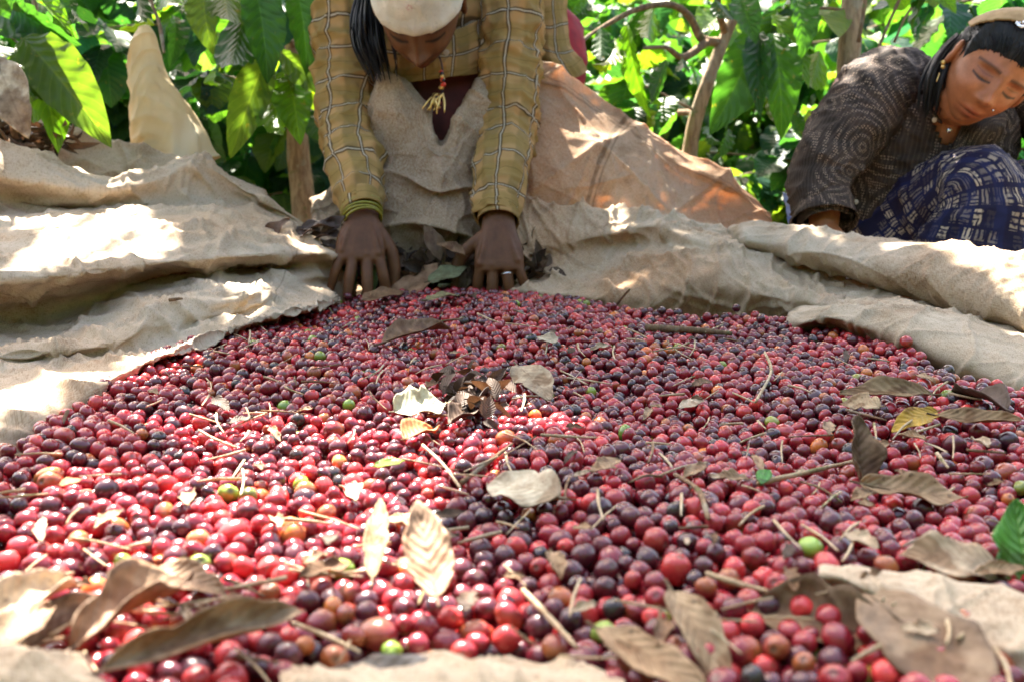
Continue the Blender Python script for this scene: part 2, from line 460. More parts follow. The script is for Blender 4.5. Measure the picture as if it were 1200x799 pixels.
def mat_dotted():
    m = NT('dotted_shirt_cloth'); uv = m.uv()
    wp = m.n('VectorMath', {0: uv, 1: m.n('VectorMath', {0: m.n('TexNoise', {'Vector': uv, 'Scale': 9.0}).outputs['Color'], 1: (0.02, 0.02, 0.0)}, operation='MULTIPLY').outputs[0]}, operation='ADD').outputs[0]
    vo = m.n('TexVoronoi', {'Vector': wp, 'Scale': 8.5}, voronoi_dimensions='2D').outputs['Distance']
    ring = line(m, vo, 0.13, 0.0, 0.055)
    grp = m.lin(m.noise(9, uv, 2), 0.38, 0.48)
    dots = m.n('TexVoronoi', {'Vector': uv, 'Scale': 225.0, 'Randomness': 0.3}, voronoi_dimensions='2D').outputs['Distance']
    dm = m.lin(dots, 0.24, 0.36, 1.0, 0.0)
    o = m.objc()
    c = m.mix(m.lin(m.noise(22, o, 4), 0.35, 0.7), (0.022, 0.015, 0.012), (0.055, 0.036, 0.028))
    c = m.mix(m.math('MULTIPLY', line(m, m.n('SeparateXYZ', {0: uv}).outputs[0], 0.0075, 0, 0.0028), 0.25), c, (0.11, 0.08, 0.06))
    k = m.math('MULTIPLY', m.math('MULTIPLY', ring, dm), grp)
    c = m.mix(m.math('MULTIPLY', k, 0.7), c, (0.36, 0.25, 0.18))
    b = m.bump(m.noise(60, o, 4), 0.4, 0.003)
    return m.done(m.princ(c, 0.8, b, 0.2))
M['dotted'] = mat_dotted()

def mat_skirt():
    m = NT('printed_skirt_cloth'); uv = m.uv(); s = m.n('SeparateXYZ', {0: uv}); x, y = s.outputs[0], s.outputs[1]
    o = m.objc()
    base = m.mix(m.lin(m.noise(8, o, 3), 0.4, 0.65), (0.010, 0.009, 0.032), (0.018, 0.012, 0.034))
    base = m.mix(line(m, x, 0.05, 0.3, 0.018), base, (0.014, 0.015, 0.055))
    br = m.n('TexBrick', {'Vector': uv, 'Color1': (1, 1, 1), 'Color2': (0.0, 0.0, 0.0), 'Mortar': (0, 0, 0), 'Scale': 1.0,
                          'Mortar Size': 0.0028, 'Brick Width': 0.019, 'Row Height': 0.030, 'Bias': 0.1}).outputs[0]
    hatch = line(m, m.math('ADD', y, m.math('MULTIPLY', m.noise(30, uv, 2), 0.01)), 0.0075, 0.0, 0.0045)
    hatch2 = line(m, m.math('ADD', x, m.math('MULTIPLY', m.noise(34, uv, 2), 0.01)), 0.0065, 0.0, 0.0035)
    sel = m.lin(m.noise(18, uv, 1), 0.48, 0.52)
    hh = m.mix(sel, hatch, hatch2)
    k = m.math('MULTIPLY', br, m.n('RGBToBW', {0: hh}).outputs[0])
    k = m.math('MULTIPLY', k, m.lin(m.noise(110, uv, 4), 0.36, 0.5))
    c = m.mix(m.math('MULTIPLY', k, 0.95), base, (0.60, 0.46, 0.32))
    return m.done(m.princ(c, 0.75, m.bump(m.noise(70, o, 3), 0.3, 0.003), 0.2))
M['skirt'] = mat_skirt()

def mat_simple(name, a, b_, sc=30, rough=0.7, metal=0.0, bump=0.3):
    m = NT(name); o = m.objc(); n1 = m.noise(sc, o, 4)
    return m.done(m.princ(m.mix(m.lin(n1, 0.35, 0.65), a, b_), rough, m.bump(n1, bump, 0.002), 0.4, Metallic=metal))
M['maroon'] = mat_simple('maroon_cloth', (0.11, 0.022, 0.018), (0.065, 0.014, 0.012), 25, 0.8)
M['red'] = mat_simple('red_cloth', (0.35, 0.015, 0.025), (0.22, 0.01, 0.02), 30, 0.8)
M['blue'] = mat_simple('blue_cloth', (0.10, 0.16, 0.42), (0.30, 0.36, 0.55), 40, 0.8)
M['headband'] = mat_simple('tan_headband', (0.36, 0.23, 0.10), (0.28, 0.17, 0.07), 45, 0.8)
M['gold'] = mat_simple('brass', (0.75, 0.50, 0.18), (0.6, 0.38, 0.12), 60, 0.3, 0.9)
M['silver'] = mat_simple('silver_metal', (0.75, 0.75, 0.78), (0.6, 0.6, 0.63), 60, 0.25, 0.95)
M['button'] = mat_simple('button_plastic', (0.48, 0.40, 0.30), (0.38, 0.31, 0.23), 60, 0.4)
M['bangle'] = mat_simple('olive_bangle', (0.26, 0.24, 0.03), (0.16, 0.15, 0.02), 90, 0.35)
M['bead_dark'] = mat_simple('dark_bead', (0.03, 0.02, 0.02), (0.05, 0.03, 0.03), 90, 0.25)
M['bead_red'] = mat_simple('red_bead', (0.6, 0.05, 0.02), (0.5, 0.04, 0.02), 90, 0.3)

def mat_cap():
    m = NT('cap_cotton'); o = m.objc()
    c = m.mix(m.lin(m.noise(28, o, 5), 0.35, 0.7), (0.58, 0.53, 0.44), (0.44, 0.39, 0.31))
    c = m.mix(m.math('MULTIPLY', m.lin(m.noise(160, o, 3), 0.6, 0.7), 0.4), c, (0.3, 0.25, 0.19))
    dd = m.n('VectorMath', {0: o, 1: tuple(P(479, 8, 1.80))}, operation='SUBTRACT').outputs[0]
    ds = m.n('VectorMath', {0: m.n('VectorMath', {0: dd, 1: (1, .15, 1)}, operation='MULTIPLY').outputs[0]}, operation='LENGTH').outputs['Value']
    c = m.mix(m.math('MULTIPLY', m.lin(ds, .009, .004, 0, .7), m.lin(m.noise(330, o, 2), .5, .58)), c, (0.42, 0.12, 0.16))
    wv = m.math('ADD', m.noise(1.0, m.scale(o, 900, 200, 200), 2), m.noise(1.0, m.scale(o, 200, 900, 900), 2))
    return m.done(m.princ(c, 0.9, m.bump(m.math('ADD', wv, m.math('MULTIPLY', m.noise(24, o, 3), 3.0)), 0.45, 0.003), 0.1))
M['cap'] = mat_cap()

def mat_hair():
    m = NT('black_hair'); o = m.uv()
    st = m.noise(1.0, m.scale(o, 260, 9, 1), 3, 0.6)
    c = m.mix(m.lin(st, 0.4, 0.65), (0.004, 0.0035, 0.004), (0.014, 0.011, 0.010))
    return m.done(m.princ(c, 0.5, m.bump(st, 1.0, 0.004), 0.3))
M['hair'] = mat_hair()

# ------------------------------------------------------------------ ground
gx = np.concatenate([np.linspace(-150, -8, 14), np.linspace(-7, 7, 90), np.linspace(8, 150, 14)])
gy = np.concatenate([np.linspace(-60, -2, 8), np.linspace(-1.5, 12, 90), np.linspace(13, 200, 16)])
X, Y = np.meshgrid(gx, gy)
Z = -0.05 - 0.05 * np.clip((Y - 2.0) / 2.0, 0, 1) + 0.02 * fbm(np.stack([X.ravel() * 3, Y.ravel() * 3, X.ravel() * 0], 1), 3).reshape(X.shape)
Z = np.where(np.hypot(X / 1.7, (Y - 1.0) / 1.25) < 1, np.minimum(Z, -0.03), Z)
tag(obj('ground', mk_mesh('ground', np.stack([X, Y, Z], -1).reshape(-1, 3), grid_quads(len(gy), len(gx))), M['ground']), kind='structure')

# ------------------------------------------------------------------ burlap sheets
def R(us, vs, ds): return [(u, v, d) for u, v, d in zip(us, vs, ds)]
# the sheet that lies under the heap
bx_, by_ = np.meshgrid(np.linspace(-1.25, 1.35, 120), np.linspace(0.22, 2.12, 100))
bz = 0.004 * fbm(np.stack([bx_.ravel() * 6, by_.ravel() * 6, bx_.ravel() * 0], 1), 3).reshape(bx_.shape)
o = obj('burlap_groundsheet', mk_mesh('burlap_groundsheet', np.stack([bx_, by_, bz], -1).reshape(-1, 3), grid_quads(100, 120),
        np.stack([bx_, by_], -1).reshape(-1, 2)), M['burlap_grey'])
tag(o, 'flat brown burlap groundsheet lying underneath the whole heap of coffee cherries', 'burlap sheet')

us = [-140, -60, 0, 60, 110, 150, 190, 235, 300, 365, 404]
left_rows = [
    R(us, [100, 112, 128, 142, 158, 168, 176, 186, 230, 272, 300], [2.15, 2.15, 2.15, 2.15, 2.15, 2.14, 2.13, 2.10, 2.06, 2.02, 1.98]),
    R(us, [150, 160, 172, 186, 200, 206, 200, 192, 234, 275, 302], [2.10, 2.10, 2.10, 2.10, 2.10, 2.09, 2.08, 2.07, 2.04, 2.01, 1.97]),
    R(us, [190, 195, 200, 215, 225, 222, 210, 196, 236, 275, 303], [2.04, 2.04, 2.04, 2.05, 2.06, 2.05, 2.05, 2.04, 2.03, 2.0, 1.97]),
    R(us, [150, 158, 166, 184, 203, 206, 196, 183, 224, 264, 292], [1.86, 1.86, 1.88, 1.90, 1.93, 1.95, 1.98, 2.00, 2.00, 1.98, 1.94]),
    R(us, [185, 192, 206, 216, 222, 219, 206, 190, 228, 267, 294], [1.80, 1.80, 1.80, 1.82, 1.85, 1.88, 1.91, 1.95, 1.97, 1.96, 1.93]),
    R(us, [232, 236, 238, 246, 248, 246, 244, 236, 244, 272, 297], [1.80, 1.80, 1.81, 1.83, 1.84, 1.86, 1.87, 1.90, 1.93, 1.93, 1.91]),
    R(us, [262, 264, 266, 264, 258, 258, 258, 255, 262, 280, 300], [1.66, 1.66, 1.68, 1.70, 1.72, 1.74, 1.77, 1.80, 1.85, 1.88, 1.89]),
    R(us, [305, 304, 304, 302, 298, 295, 292, 288, 288, 291, 302], [1.42, 1.42, 1.44, 1.47, 1.50, 1.54, 1.58, 1.63, 1.71, 1.79, 1.84]),
    R(us, [330, 330, 330, 328, 322, 316, 311, 307, 301, 300, 308], [1.38, 1.38, 1.40, 1.43, 1.46, 1.50, 1.55, 1.60, 1.68, 1.77, 1.83]),
    R(us, [372, 370, 368, 362, 350, 335, 324, 319, 314, 310, 314], [1.38, 1.38, 1.40, 1.44, 1.48, 1.53, 1.58, 1.63, 1.71, 1.79, 1.84]),
    R(us, [405, 405, 402, 392, 368, 348, 340, 334, 328, 324, 325], [1.33, 1.33, 1.35, 1.38, 1.42, 1.46, 1.50, 1.54, 1.62, 1.71, 1.78]),
    R(us, [415, 415, 412, 410, 402, 386, 364, 352, 341, 336, 334], [1.26, 1.26, 1.27, 1.27, 1.29, 1.34, 1.40, 1.44, 1.52, 1.61, 1.70]),
    R(us, [445, 440, 428, 420, 418, 412, 400, 382, 366, 352, 346], [1.20, 1.20, 1.22, 1.25, 1.27, 1.30, 1.34, 1.40, 1.49, 1.58, 1.66]),
    R(us, [520, 495, 470, 448, 432, 418, 408, 394, 372, 358, 350], [0.98, 1.00, 1.03, 1.08, 1.14, 1.20, 1.25, 1.33, 1.44, 1.54, 1.62]),
    R(us, [570, 540, 512, 485, 458, 438, 420, 404, 378, 362, 353], [0.87, 0.90, 0.93, 0.98, 1.05, 1.13, 1.20, 1.28, 1.41, 1.52, 1.60]),
    R(us, [655, 610, 572, 530, 490, 462, 438, 418, 388, 368, 357], [0.74, 0.78, 0.82, 0.89, 0.99, 1.07, 1.15, 1.24, 1.37, 1.49, 1.58]),
]
for k in range(8, 15):
    q = left_rows[k][-1]; left_rows[k][-1] = (q[0], q[1], max(q[2], 1.87)); q = left_rows[k][-2]; left_rows[k][-2] = (q[0], q[1], max(q[2], 1.78 - .0 * k) if k < 12 else q[2])
for k, dd in ((5, .05), (8, -.02), (9, .09), (10, .03), (12, .02)):
    left_rows[k] = [(q[0], q[1], q[2] + dd * (1 if q[0] < 330 else .3)) for q in left_rows[k]]
left_rows = [r + [(416, r[-1][1] + 4, r[-1][2] + .05), (408, r[-1][1] + 8, r[-1][2] + .16)] for r in left_rows]
lc = cloth('burlap_sheet', left_rows, 300, 330, M['burlap'], amp=0.0085, freq=8, seed=1.0, crs=2.0, snap=True)
tag(lc, 'pale crumpled burlap sheet heaped in folds along the left of the cherries', 'burlap sheet')

# back drape behind the sorter's arm
us = [600, 625, 650, 690, 740, 800, 850, 885, 905]
r1 = [
    R(us, [60, 70, 80, 104, 137, 177, 201, 232, 252], [2.16, 2.16, 2.16, 2.17, 2.17, 2.17, 2.15, 2.12, 2.10]),
    R(us, [78, 88, 96, 120, 152, 192, 214, 240, 256], [2.15, 2.15, 2.15, 2.16, 2.15, 2.14, 2.12, 2.11, 2.09]),
    R(us, [104, 112, 118, 138, 168, 205, 226, 248, 262], [2.15, 2.15, 2.14, 2.13, 2.12, 2.14, 2.13, 2.10, 2.08]),
    R(us, [160, 160, 162, 174, 196, 225, 243, 262, 272], [2.09, 2.08, 2.07, 2.06, 2.08, 2.12, 2.12, 2.07, 2.05]),
    R(us, [215, 214, 214, 218, 230, 248, 262, 278, 284], [2.05, 2.03, 2.03, 2.04, 2.07, 2.10, 2.10, 2.04, 2.02]),
    R(us, [262, 262, 262, 264, 268, 280, 290, 298, 300], [2.06, 2.05, 2.05, 2.06, 2.08, 2.08, 2.06, 2.02, 2.0]),
]
dc = cloth('burlap_drape', r1, 230, 190, M['burlap_rust'], amp=0.0095, freq=6, seed=4.0, crs=1.4)
tag(dc, 'rust stained burlap drape rising from the heap to the bending sorter', 'burlap sheet')

# folded front of that side, down to the heap
us = [596, 620, 650, 690, 730, 770, 810, 850, 890, 940, 990]
r2 = [
    R(us, [250, 250, 256, 258, 262, 268, 274, 280, 282, 290, 308], [2.03, 2.03, 2.03, 2.02, 2.01, 1.99, 1.97, 1.94, 1.90, 1.84, 1.76]),
    R(us, [224, 230, 236, 240, 243, 249, 255, 268, 280, 290, 308], [1.97, 1.97, 1.96, 1.94, 1.92, 1.91, 1.90, 1.88, 1.86, 1.81, 1.73]),
    R(us, [246, 252, 256, 258, 258, 258, 266, 281, 296, 309, 328], [1.93, 1.93, 1.92, 1.90, 1.88, 1.86, 1.85, 1.84, 1.82, 1.78, 1.70]),
    R(us, [282, 284, 283, 278, 271, 264, 278, 292, 304, 318, 336], [1.91, 1.90, 1.90, 1.88, 1.85, 1.82, 1.78, 1.77, 1.76, 1.73, 1.66]),
    R(us, [310, 309, 304, 296, 290, 288, 291, 302, 313, 327, 344], [1.90, 1.90, 1.90, 1.89, 1.87, 1.83, 1.77, 1.74, 1.73, 1.70, 1.63]),
    R(us, [330, 330, 328, 325, 318, 305, 303, 312, 324, 338, 352], [1.88, 1.87, 1.85, 1.83, 1.80, 1.76, 1.72, 1.70, 1.68, 1.65, 1.59]),
    R(us, [342, 344, 347, 350, 348, 340, 336, 340, 346, 354, 364], [1.84, 1.82, 1.79, 1.75, 1.73, 1.71, 1.69, 1.66, 1.63, 1.59, 1.53]),
    R(us, [352, 356, 362, 368, 376, 380, 381, 382, 384, 388, 392], [1.76, 1.73, 1.68, 1.62, 1.58, 1.56, 1.55, 1.54, 1.53, 1.51, 1.47]),
]
r2 = [[(604, r[0][1] + 8, r[0][2] + .16), (592, r[0][1] + 4, r[0][2] + .05)] + r for r in r2]
fc = cloth('burlap_fold', r2, 250, 180, M['burlap_tan'], amp=0.008, freq=9, seed=8.0, crs=2.2, snap=True)
tag(fc, 'brown burlap fold rising straight behind the back edge of the cherries', 'burlap sheet')

# long roll on the right
us = [866, 900, 940, 990, 1040, 1100, 1160, 1210, 1280]
r3 = [
    R(us, [300, 300, 306, 318, 326, 334, 344, 356, 380], [1.86, 1.84, 1.81, 1.78, 1.74, 1.70, 1.66, 1.62, 1.56]),
    R(us, [272, 270, 272, 282, 290, 297, 305, 314, 332], [1.86, 1.84, 1.81, 1.77, 1.73, 1.68, 1.63, 1.58, 1.52]),
    R(us, [262, 261, 264, 274, 281, 286, 292, 299, 314], [1.82, 1.80, 1.77, 1.72, 1.67, 1.61, 1.55, 1.50, 1.44]),
    R(us, [268, 270, 274, 284, 292, 299, 308, 318, 334], [1.78, 1.76, 1.72, 1.66, 1.61, 1.54, 1.48, 1.43, 1.37]),
    R(us, [280, 284, 290, 303, 314, 326, 342, 356, 378], [1.76, 1.74, 1.69, 1.63, 1.57, 1.50, 1.43, 1.38, 1.32]),
    R(us, [289, 294, 302, 320, 334, 350, 370, 388, 414], [1.77, 1.75, 1.70, 1.64, 1.58, 1.51, 1.43, 1.38, 1.32]),
    R(us, [293, 299, 308, 328, 344, 361, 382, 401, 428], [1.80, 1.78, 1.74, 1.68, 1.62, 1.55, 1.47, 1.41, 1.35]),
]
r3 = [[(842, 286 + 4 * k, 1.97), (852, 276 + 4 * k, 1.92)] + r for k, r in enumerate(r3)]
rc = cloth('burlap_roll', r3, 240, 130, M['burlap'], amp=0.0045, freq=9, seed=12.0, crs=2.2)
tag(rc, 'long pale rolled burlap edge in front of the squatting woman', 'burlap sheet')
us = [940, 970, 1010, 1060, 1110, 1160, 1210, 1290]
r4 = [
    R(us, [318, 322, 330, 342, 352, 366, 384, 415], [1.76, 1.73, 1.70, 1.65, 1.60, 1.54, 1.47, 1.38]),
    R(us, [352, 350, 350, 356, 366, 380, 400, 432], [1.64, 1.62, 1.59, 1.55, 1.50, 1.44, 1.38, 1.29]),
    R(us, [372, 362, 360, 358, 370, 388, 408, 440], [1.53, 1.50, 1.48, 1.44, 1.40, 1.35, 1.30, 1.22]),
    R(us, [376, 368, 370, 378, 394, 414, 432, 462], [1.49, 1.45, 1.41, 1.36, 1.31, 1.26, 1.22, 1.15]),
    R(us, [380, 376, 388, 404, 422, 440, 454, 480], [1.48, 1.45, 1.40, 1.34, 1.28, 1.23, 1.19, 1.12]),
    R(us, [386, 390, 402, 420, 440, 456, 472, 500], [1.49, 1.45, 1.39, 1.32, 1.25, 1.20, 1.16, 1.09]),
]
r4 = [[(925, 372 + 2 * k, 1.66)] + r for k, r in enumerate(r4)]
r4c = cloth('burlap_hem', r4, 190, 130, M['burlap_grey'], amp=0.005, freq=9, seed=15.0, crs=2.0, snap=True)
tag(r4c, 'dirty burlap hem dotted with seeds below the long roll at right', 'burlap sheet')

# hems in the foreground
us = [330, 380, 440, 500, 560, 620, 680, 730]
h1 = [
    R(us, [792, 788, 782, 775, 774, 778, 788, 806], [0.50, 0.505, 0.51, 0.515, 0.515, 0.51, 0.505, 0.49]),
    R(us, [797, 792, 787, 781, 780, 785, 795, 812], [0.47, 0.47, 0.47, 0.475, 0.475, 0.47, 0.47, 0.46]),
    R(us, [815, 800, 795, 790, 792, 796, 806, 826], [0.44, 0.44, 0.44, 0.44, 0.44, 0.44, 0.44, 0.43]),
    R(us, [900, 895, 890, 886, 888, 892, 898, 910], [0.41, 0.41, 0.41, 0.41, 0.41, 0.41, 0.41, 0.40]),
]
tag(cloth('burlap_hem', h1, 170, 90, M['burlap_grey'], amp=0.0045, freq=22, seed=20.0, fine=0.0008),
    'tan burlap hem turned up along the bottom of the photo', 'burlap sheet')
us = [960, 1000, 1050, 1110, 1170, 1240, 1320]
h2 = [
    R(us, [668, 668, 676, 692, 708, 732, 764], [0.600, 0.600, 0.595, 0.585, 0.575, 0.56, 0.54]),
    R(us, [664, 664, 671, 684, 700, 722, 752], [0.575, 0.575, 0.57, 0.56, 0.55, 0.53, 0.51]),
    R(us, [670, 676, 690, 716, 742, 774, 812], [0.555, 0.55, 0.54, 0.525, 0.51, 0.495, 0.475]),
    R(us, [682, 696, 724, 766, 804, 846, 890], [0.555, 0.55, 0.535, 0.515, 0.50, 0.48, 0.46]),
    R(us, [690, 704, 734, 780, 820, 866, 914], [0.56, 0.555, 0.54, 0.52, 0.505, 0.485, 0.465]),
]
tag(cloth('burlap_hem', h2, 160, 100, M['burlap_grey'], amp=0.0045, freq=20, seed=24.0, fine=0.0008),
    'thick rolled burlap hem crossing the bottom right corner', 'burlap sheet')
us = [-80, 0, 50, 100, 140]
h3 = [
    R(us, [758, 756, 764, 780, 812], [0.47, 0.47, 0.468, 0.46, 0.45]),
    R(us, [790, 780, 782, 796, 822], [0.44, 0.44, 0.44, 0.44, 0.43]),
    R(us, [900, 890, 890, 894, 900], [0.41, 0.41, 0.41, 0.41, 0.41]),
]
tag(cloth('burlap_hem', h3, 90, 60, M['burlap_grey'], amp=0.0045, freq=20, seed=28.0, fine=0.0008),
    'small burlap corner showing at the bottom left of the photo', 'burlap sheet')

# sack pulled up over the sorter's lap
us = [366, 400, 436, 462, 490, 515, 540, 562, 590, 618]
r5 = [
    R(us, [238, 205, 104, 88, 116, 166, 128, 92, 120, 180], [2.10, 2.09, 2.08, 2.08, 2.08, 2.04, 2.06, 2.08, 2.08, 2.08]),
    R(us, [240, 212, 112, 92, 122, 172, 134, 97, 132, 190], [2.06, 2.05, 2.02, 2.00, 2.02, 1.98, 1.99, 2.02, 2.04, 2.04]),
    R(us, [244, 222, 150, 146, 168, 188, 172, 146, 165, 205], [2.05, 2.04, 2.02, 1.99, 1.99, 1.97, 1.98, 2.0, 2.02, 2.03]),
    R(us, [250, 234, 200, 192, 200, 208, 202, 196, 208, 230], [2.03, 2.03, 2.02, 2.0, 1.97, 1.94, 1.96, 2.0, 2.01, 2.02]),
    R(us, [255, 248, 236, 232, 230, 228, 230, 240, 252, 262], [2.02, 2.01, 1.99, 1.97, 1.96, 1.95, 1.96, 1.98, 2.0, 2.02]),
    R(us, [262, 266, 272, 266, 258, 254, 262, 280, 292, 298], [2.0, 1.99, 1.97, 1.95, 1.93, 1.92, 1.93, 1.96, 1.99, 2.0]),
    R(us, [280, 288, 302, 298, 282, 284, 290, 306, 318, 322], [1.99, 1.98, 1.97, 1.96, 1.95, 1.95, 1.95, 1.96, 1.98, 1.99]),
    R(us, [305, 318, 338, 336, 322, 322, 326, 338, 344, 346], [2.02, 2.02, 2.00, 2.00, 2.00, 2.0, 2.00, 2.0, 2.02, 2.02]),
]
def lap_swag(s, t):
    bow = t - .26 * s * s - .04 * np.sin(5 * s + 1)
    w1 = np.abs(((bow * 4.2) % 1) * 2 - 1) ** 4
    leg = np.exp(-((s - .55) / .18) ** 2) * .5 + np.exp(-((s + .42) / .16) ** 2) * .7
    ver = np.abs(((s * 2.6 + .35 * np.sin(t * 4)) % 1) * 2 - 1) ** 3
    m = np.clip((t - .22) / .2, 0, 1) * np.clip((1.1 - np.abs(s)) / .5, 0, 1)
    return .022 * (w1 - .3) * m + .012 * (ver - .2) * np.clip(t * 8 - .3, 0, 1) * np.clip(1.3 - 2.2 * t, 0, 1) + .012 * leg * np.clip(t * 3, 0, 1)
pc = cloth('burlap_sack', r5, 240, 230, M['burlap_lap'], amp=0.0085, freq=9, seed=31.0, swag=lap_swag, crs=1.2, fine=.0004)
tag(pc, 'grubby brown burlap sack spread open over the lap of the bending sorter', 'sack')

# upright pale sack at the back left
pts = [P(172, 30, 2.22), P(171, 40, 2.22), P(171, 60, 2.22), P(174, 90, 2.22), P(183, 125, 2.22), P(196, 165, 2.22), P(206, 200, 2.22)]
rad = [(0.008, 0.006), (0.024, 0.016), (0.036, 0.024), (0.046, 0.034), (0.062, 0.045), (0.086, 0.05), (0.10, 0.05)]
V, Q, U = tube_geo(pts, rad, 60, 80, wob=lambda p: 0.006 * fbm(p * [28, 28, 9], 3) + 0.010 * crease(p * [1, 1, .3], 15, 3) + .006 * crease(p * [1, 1, .5], 30, 5, 6) - .010 * (1 - np.clip(np.abs(p[:, 0] + .86 + .15 * p[:, 2]) / .02, 0, 1)))
tag(obj('sack', mk_mesh('sack', V, Q, U), M['sack']), 'stiff pale yellow sack standing upright behind the left burlap folds', 'sack')

# ------------------------------------------------------------------ leaves and trees
def leaf_template(nl, nc, fold, wave, kw, ph, droop, twist=0.0, tip=0.75, wmax=0.5):
    """unit leaf: length 1 along +Y, half width wmax*0.42 in X, normal +Z"""
    t = np.linspace(0, 1, nl); s = np.linspace(-1, 1, nc)
    w = 0.42 * np.clip(np.sin(math.pi * np.clip(t, 0, 1) ** 0.82), 0, 1) ** 0.85 * (1 - 0.30 * t ** 3) + 0.008
    w[0] = 0.012; w[-1] = 0.003
    w = w * wmax / 0.5
    th = droop * t
    yc = np.concatenate([[0], np.cumsum((np.cos(th[:-1]) + np.cos(th[1:])) / 2 * np.diff(t))])
    zc = -np.concatenate([[0], np.cumsum((np.sin(th[:-1]) + np.sin(th[1:])) / 2 * np.diff(t))])
    V = np.zeros((nl, nc, 3))
    for i in range(nl):
        x = s * w[i]
        z = np.abs(x) * fold + wave * w[i] * np.sin(2 * math.pi * kw * t[i] + ph + (s > 0) * 1.9) * np.abs(s) ** 1.6 * 2
        a = twist * t[i]
        x, z = x * math.cos(a) - z * math.sin(a), x * math.sin(a) + z * math.cos(a)
        n = np.array([0, math.sin(th[i]), math.cos(th[i])])
        V[i] = np.stack([x, np.full(nc, yc[i]), np.full(nc, zc[i])], 1) + z[:, None] * n
    U = np.stack(np.broadcast_arrays((0.5 + 0.5 * s * np.ones(nc))[None], t[:, None]), -1)
    return V.reshape(-1, 3), grid_quads(nl, nc), U.reshape(-1, 2)

LT = [leaf_template(12, 5, 0.30, 0.075, k, p, d, tw) for k, p, d, tw in
      ((3, 0.3, 0.5, 0.1), (4, 1.2, 0.9, -0.2), (3.5, 2.2, 0.2, 0.3), (4.5, 4.0, 1.3, 0.0), (3, 5.1, 0.7, -0.35), (5, 0.9, -0.2, 0.2))]
LT_HI = [leaf_template(24, 9, 0.30, 0.045, k, p, d, tw) for k, p, d, tw in
      ((5, 0.3, 0.5, 0.1), (6, 1.2, 0.8, -0.2), (5.5, 2.2, 0.3, 0.25), (6.5, 4.0, 1.0, 0.0))]
LT_LO = [leaf_template(5, 3, 0.3, 0.0, 1, 0, d) for d in (0.2, 0.8, 1.3)]

GREENS = np.array([(0.036, 0.085, 0.014), (0.050, 0.112, 0.016), (0.022, 0.066, 0.022), (0.080, 0.140, 0.016), (0.110, 0.150, 0.020), (0.024, 0.070, 0.036)])

class Leaves:
    def __init__(s, T=LT): s.T = T; s.rows = []
    def add(s, pos, axis, normal, length, width=1.0, col=None):
        if col is None:
            col = GREENS[rng.integers(0, len(GREENS))] * rng.uniform(0.75, 1.3)
        s.rows.append((np.asarray(pos, float), np.asarray(axis, float), np.asarray(normal, float), length, width, col))
    def mesh(s, name):
        g = Geo(); k = rng.integers(0, len(s.T), len(s.rows))
        for ti in range(len(s.T)):
            rows = [r for r, q in zip(s.rows, k) if q == ti]
            if not rows: continue
            V, Q, U = s.T[ti]; m = len(rows)
            pos = np.array([r[0] for r in rows]); ax = np.array([r[1] for r in rows]); no = np.array([r[2] for r in rows])
            L = np.array([r[3] for r in rows]); W = np.array([r[4] for r in rows]); C = np.array([r[5] for r in rows])
            ax /= np.linalg.norm(ax, axis=1, keepdims=True)
            no = no - ax * (no * ax).sum(1, keepdims=True); no /= np.linalg.norm(no, axis=1, keepdims=True) + 1e-9
            sd = np.cross(ax, no)
            VV = (V[None, :, 0:1] * W[:, None, None] * sd[:, None] + V[None, :, 1:2] * ax[:, None] + V[None, :, 2:3] * no[:, None]) * L[:, None, None] + pos[:, None]
            QQ = (Q[None] + (np.arange(m) * len(V))[:, None, None]).reshape(-1, 4)
            g.add(VV.reshape(-1, 3), QQ, np.tile(U, (m, 1)), np.repeat(C, len(V), 0))
        return g.mesh(name)

def spray(lv, p0, dr, L, droop=0.5, size=(0.10, 0.17), step=0.06, hang=0.8, tone=None, skip=0.12):
    """a side branch with opposite pairs of hanging leaves; returns its points"""
    n = max(3, int(L / step)); p = np.array(p0, float); d = nrm(dr); pts = [p.copy()]
    for i in range(n):
        d = nrm(d + np.array([0, 0, -droop * step]) + rng.normal(0, 0.07, 3)); p = p + d * step
        pts.append(p.copy())
        if i < 1: continue
        side = nrm(np.cross(d, [0, 0, 1])) if i % 2 else nrm(np.cross(d, [0, 0, 1]) + np.array([0, 0, 0.7]))
        for sg in (-1, 1):
            if rng.random() < skip: continue
            a = nrm(side * sg * rng.uniform(0.5, 1.0) + d * rng.uniform(0.2, 0.7) + np.array([0, 0, -hang * rng.uniform(0.3, 1.5)]) + rng.normal(0, 0.15, 3))
            nr_ = nrm(np.array([0, 0, 1.0]) + 0.5 * side * sg + rng.normal(0, 0.35, 3))
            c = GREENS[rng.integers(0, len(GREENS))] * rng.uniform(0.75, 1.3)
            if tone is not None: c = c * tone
            lv.add(p + a * 0.008, a, nr_, rng.uniform(*size), rng.uniform(0.8, 1.15), c)
    a = nrm(d + np.array([0, 0, -0.5])); lv.add(p, a, [0, 0, 1], rng.uniform(*size), 0.9)
    return np.array(pts)

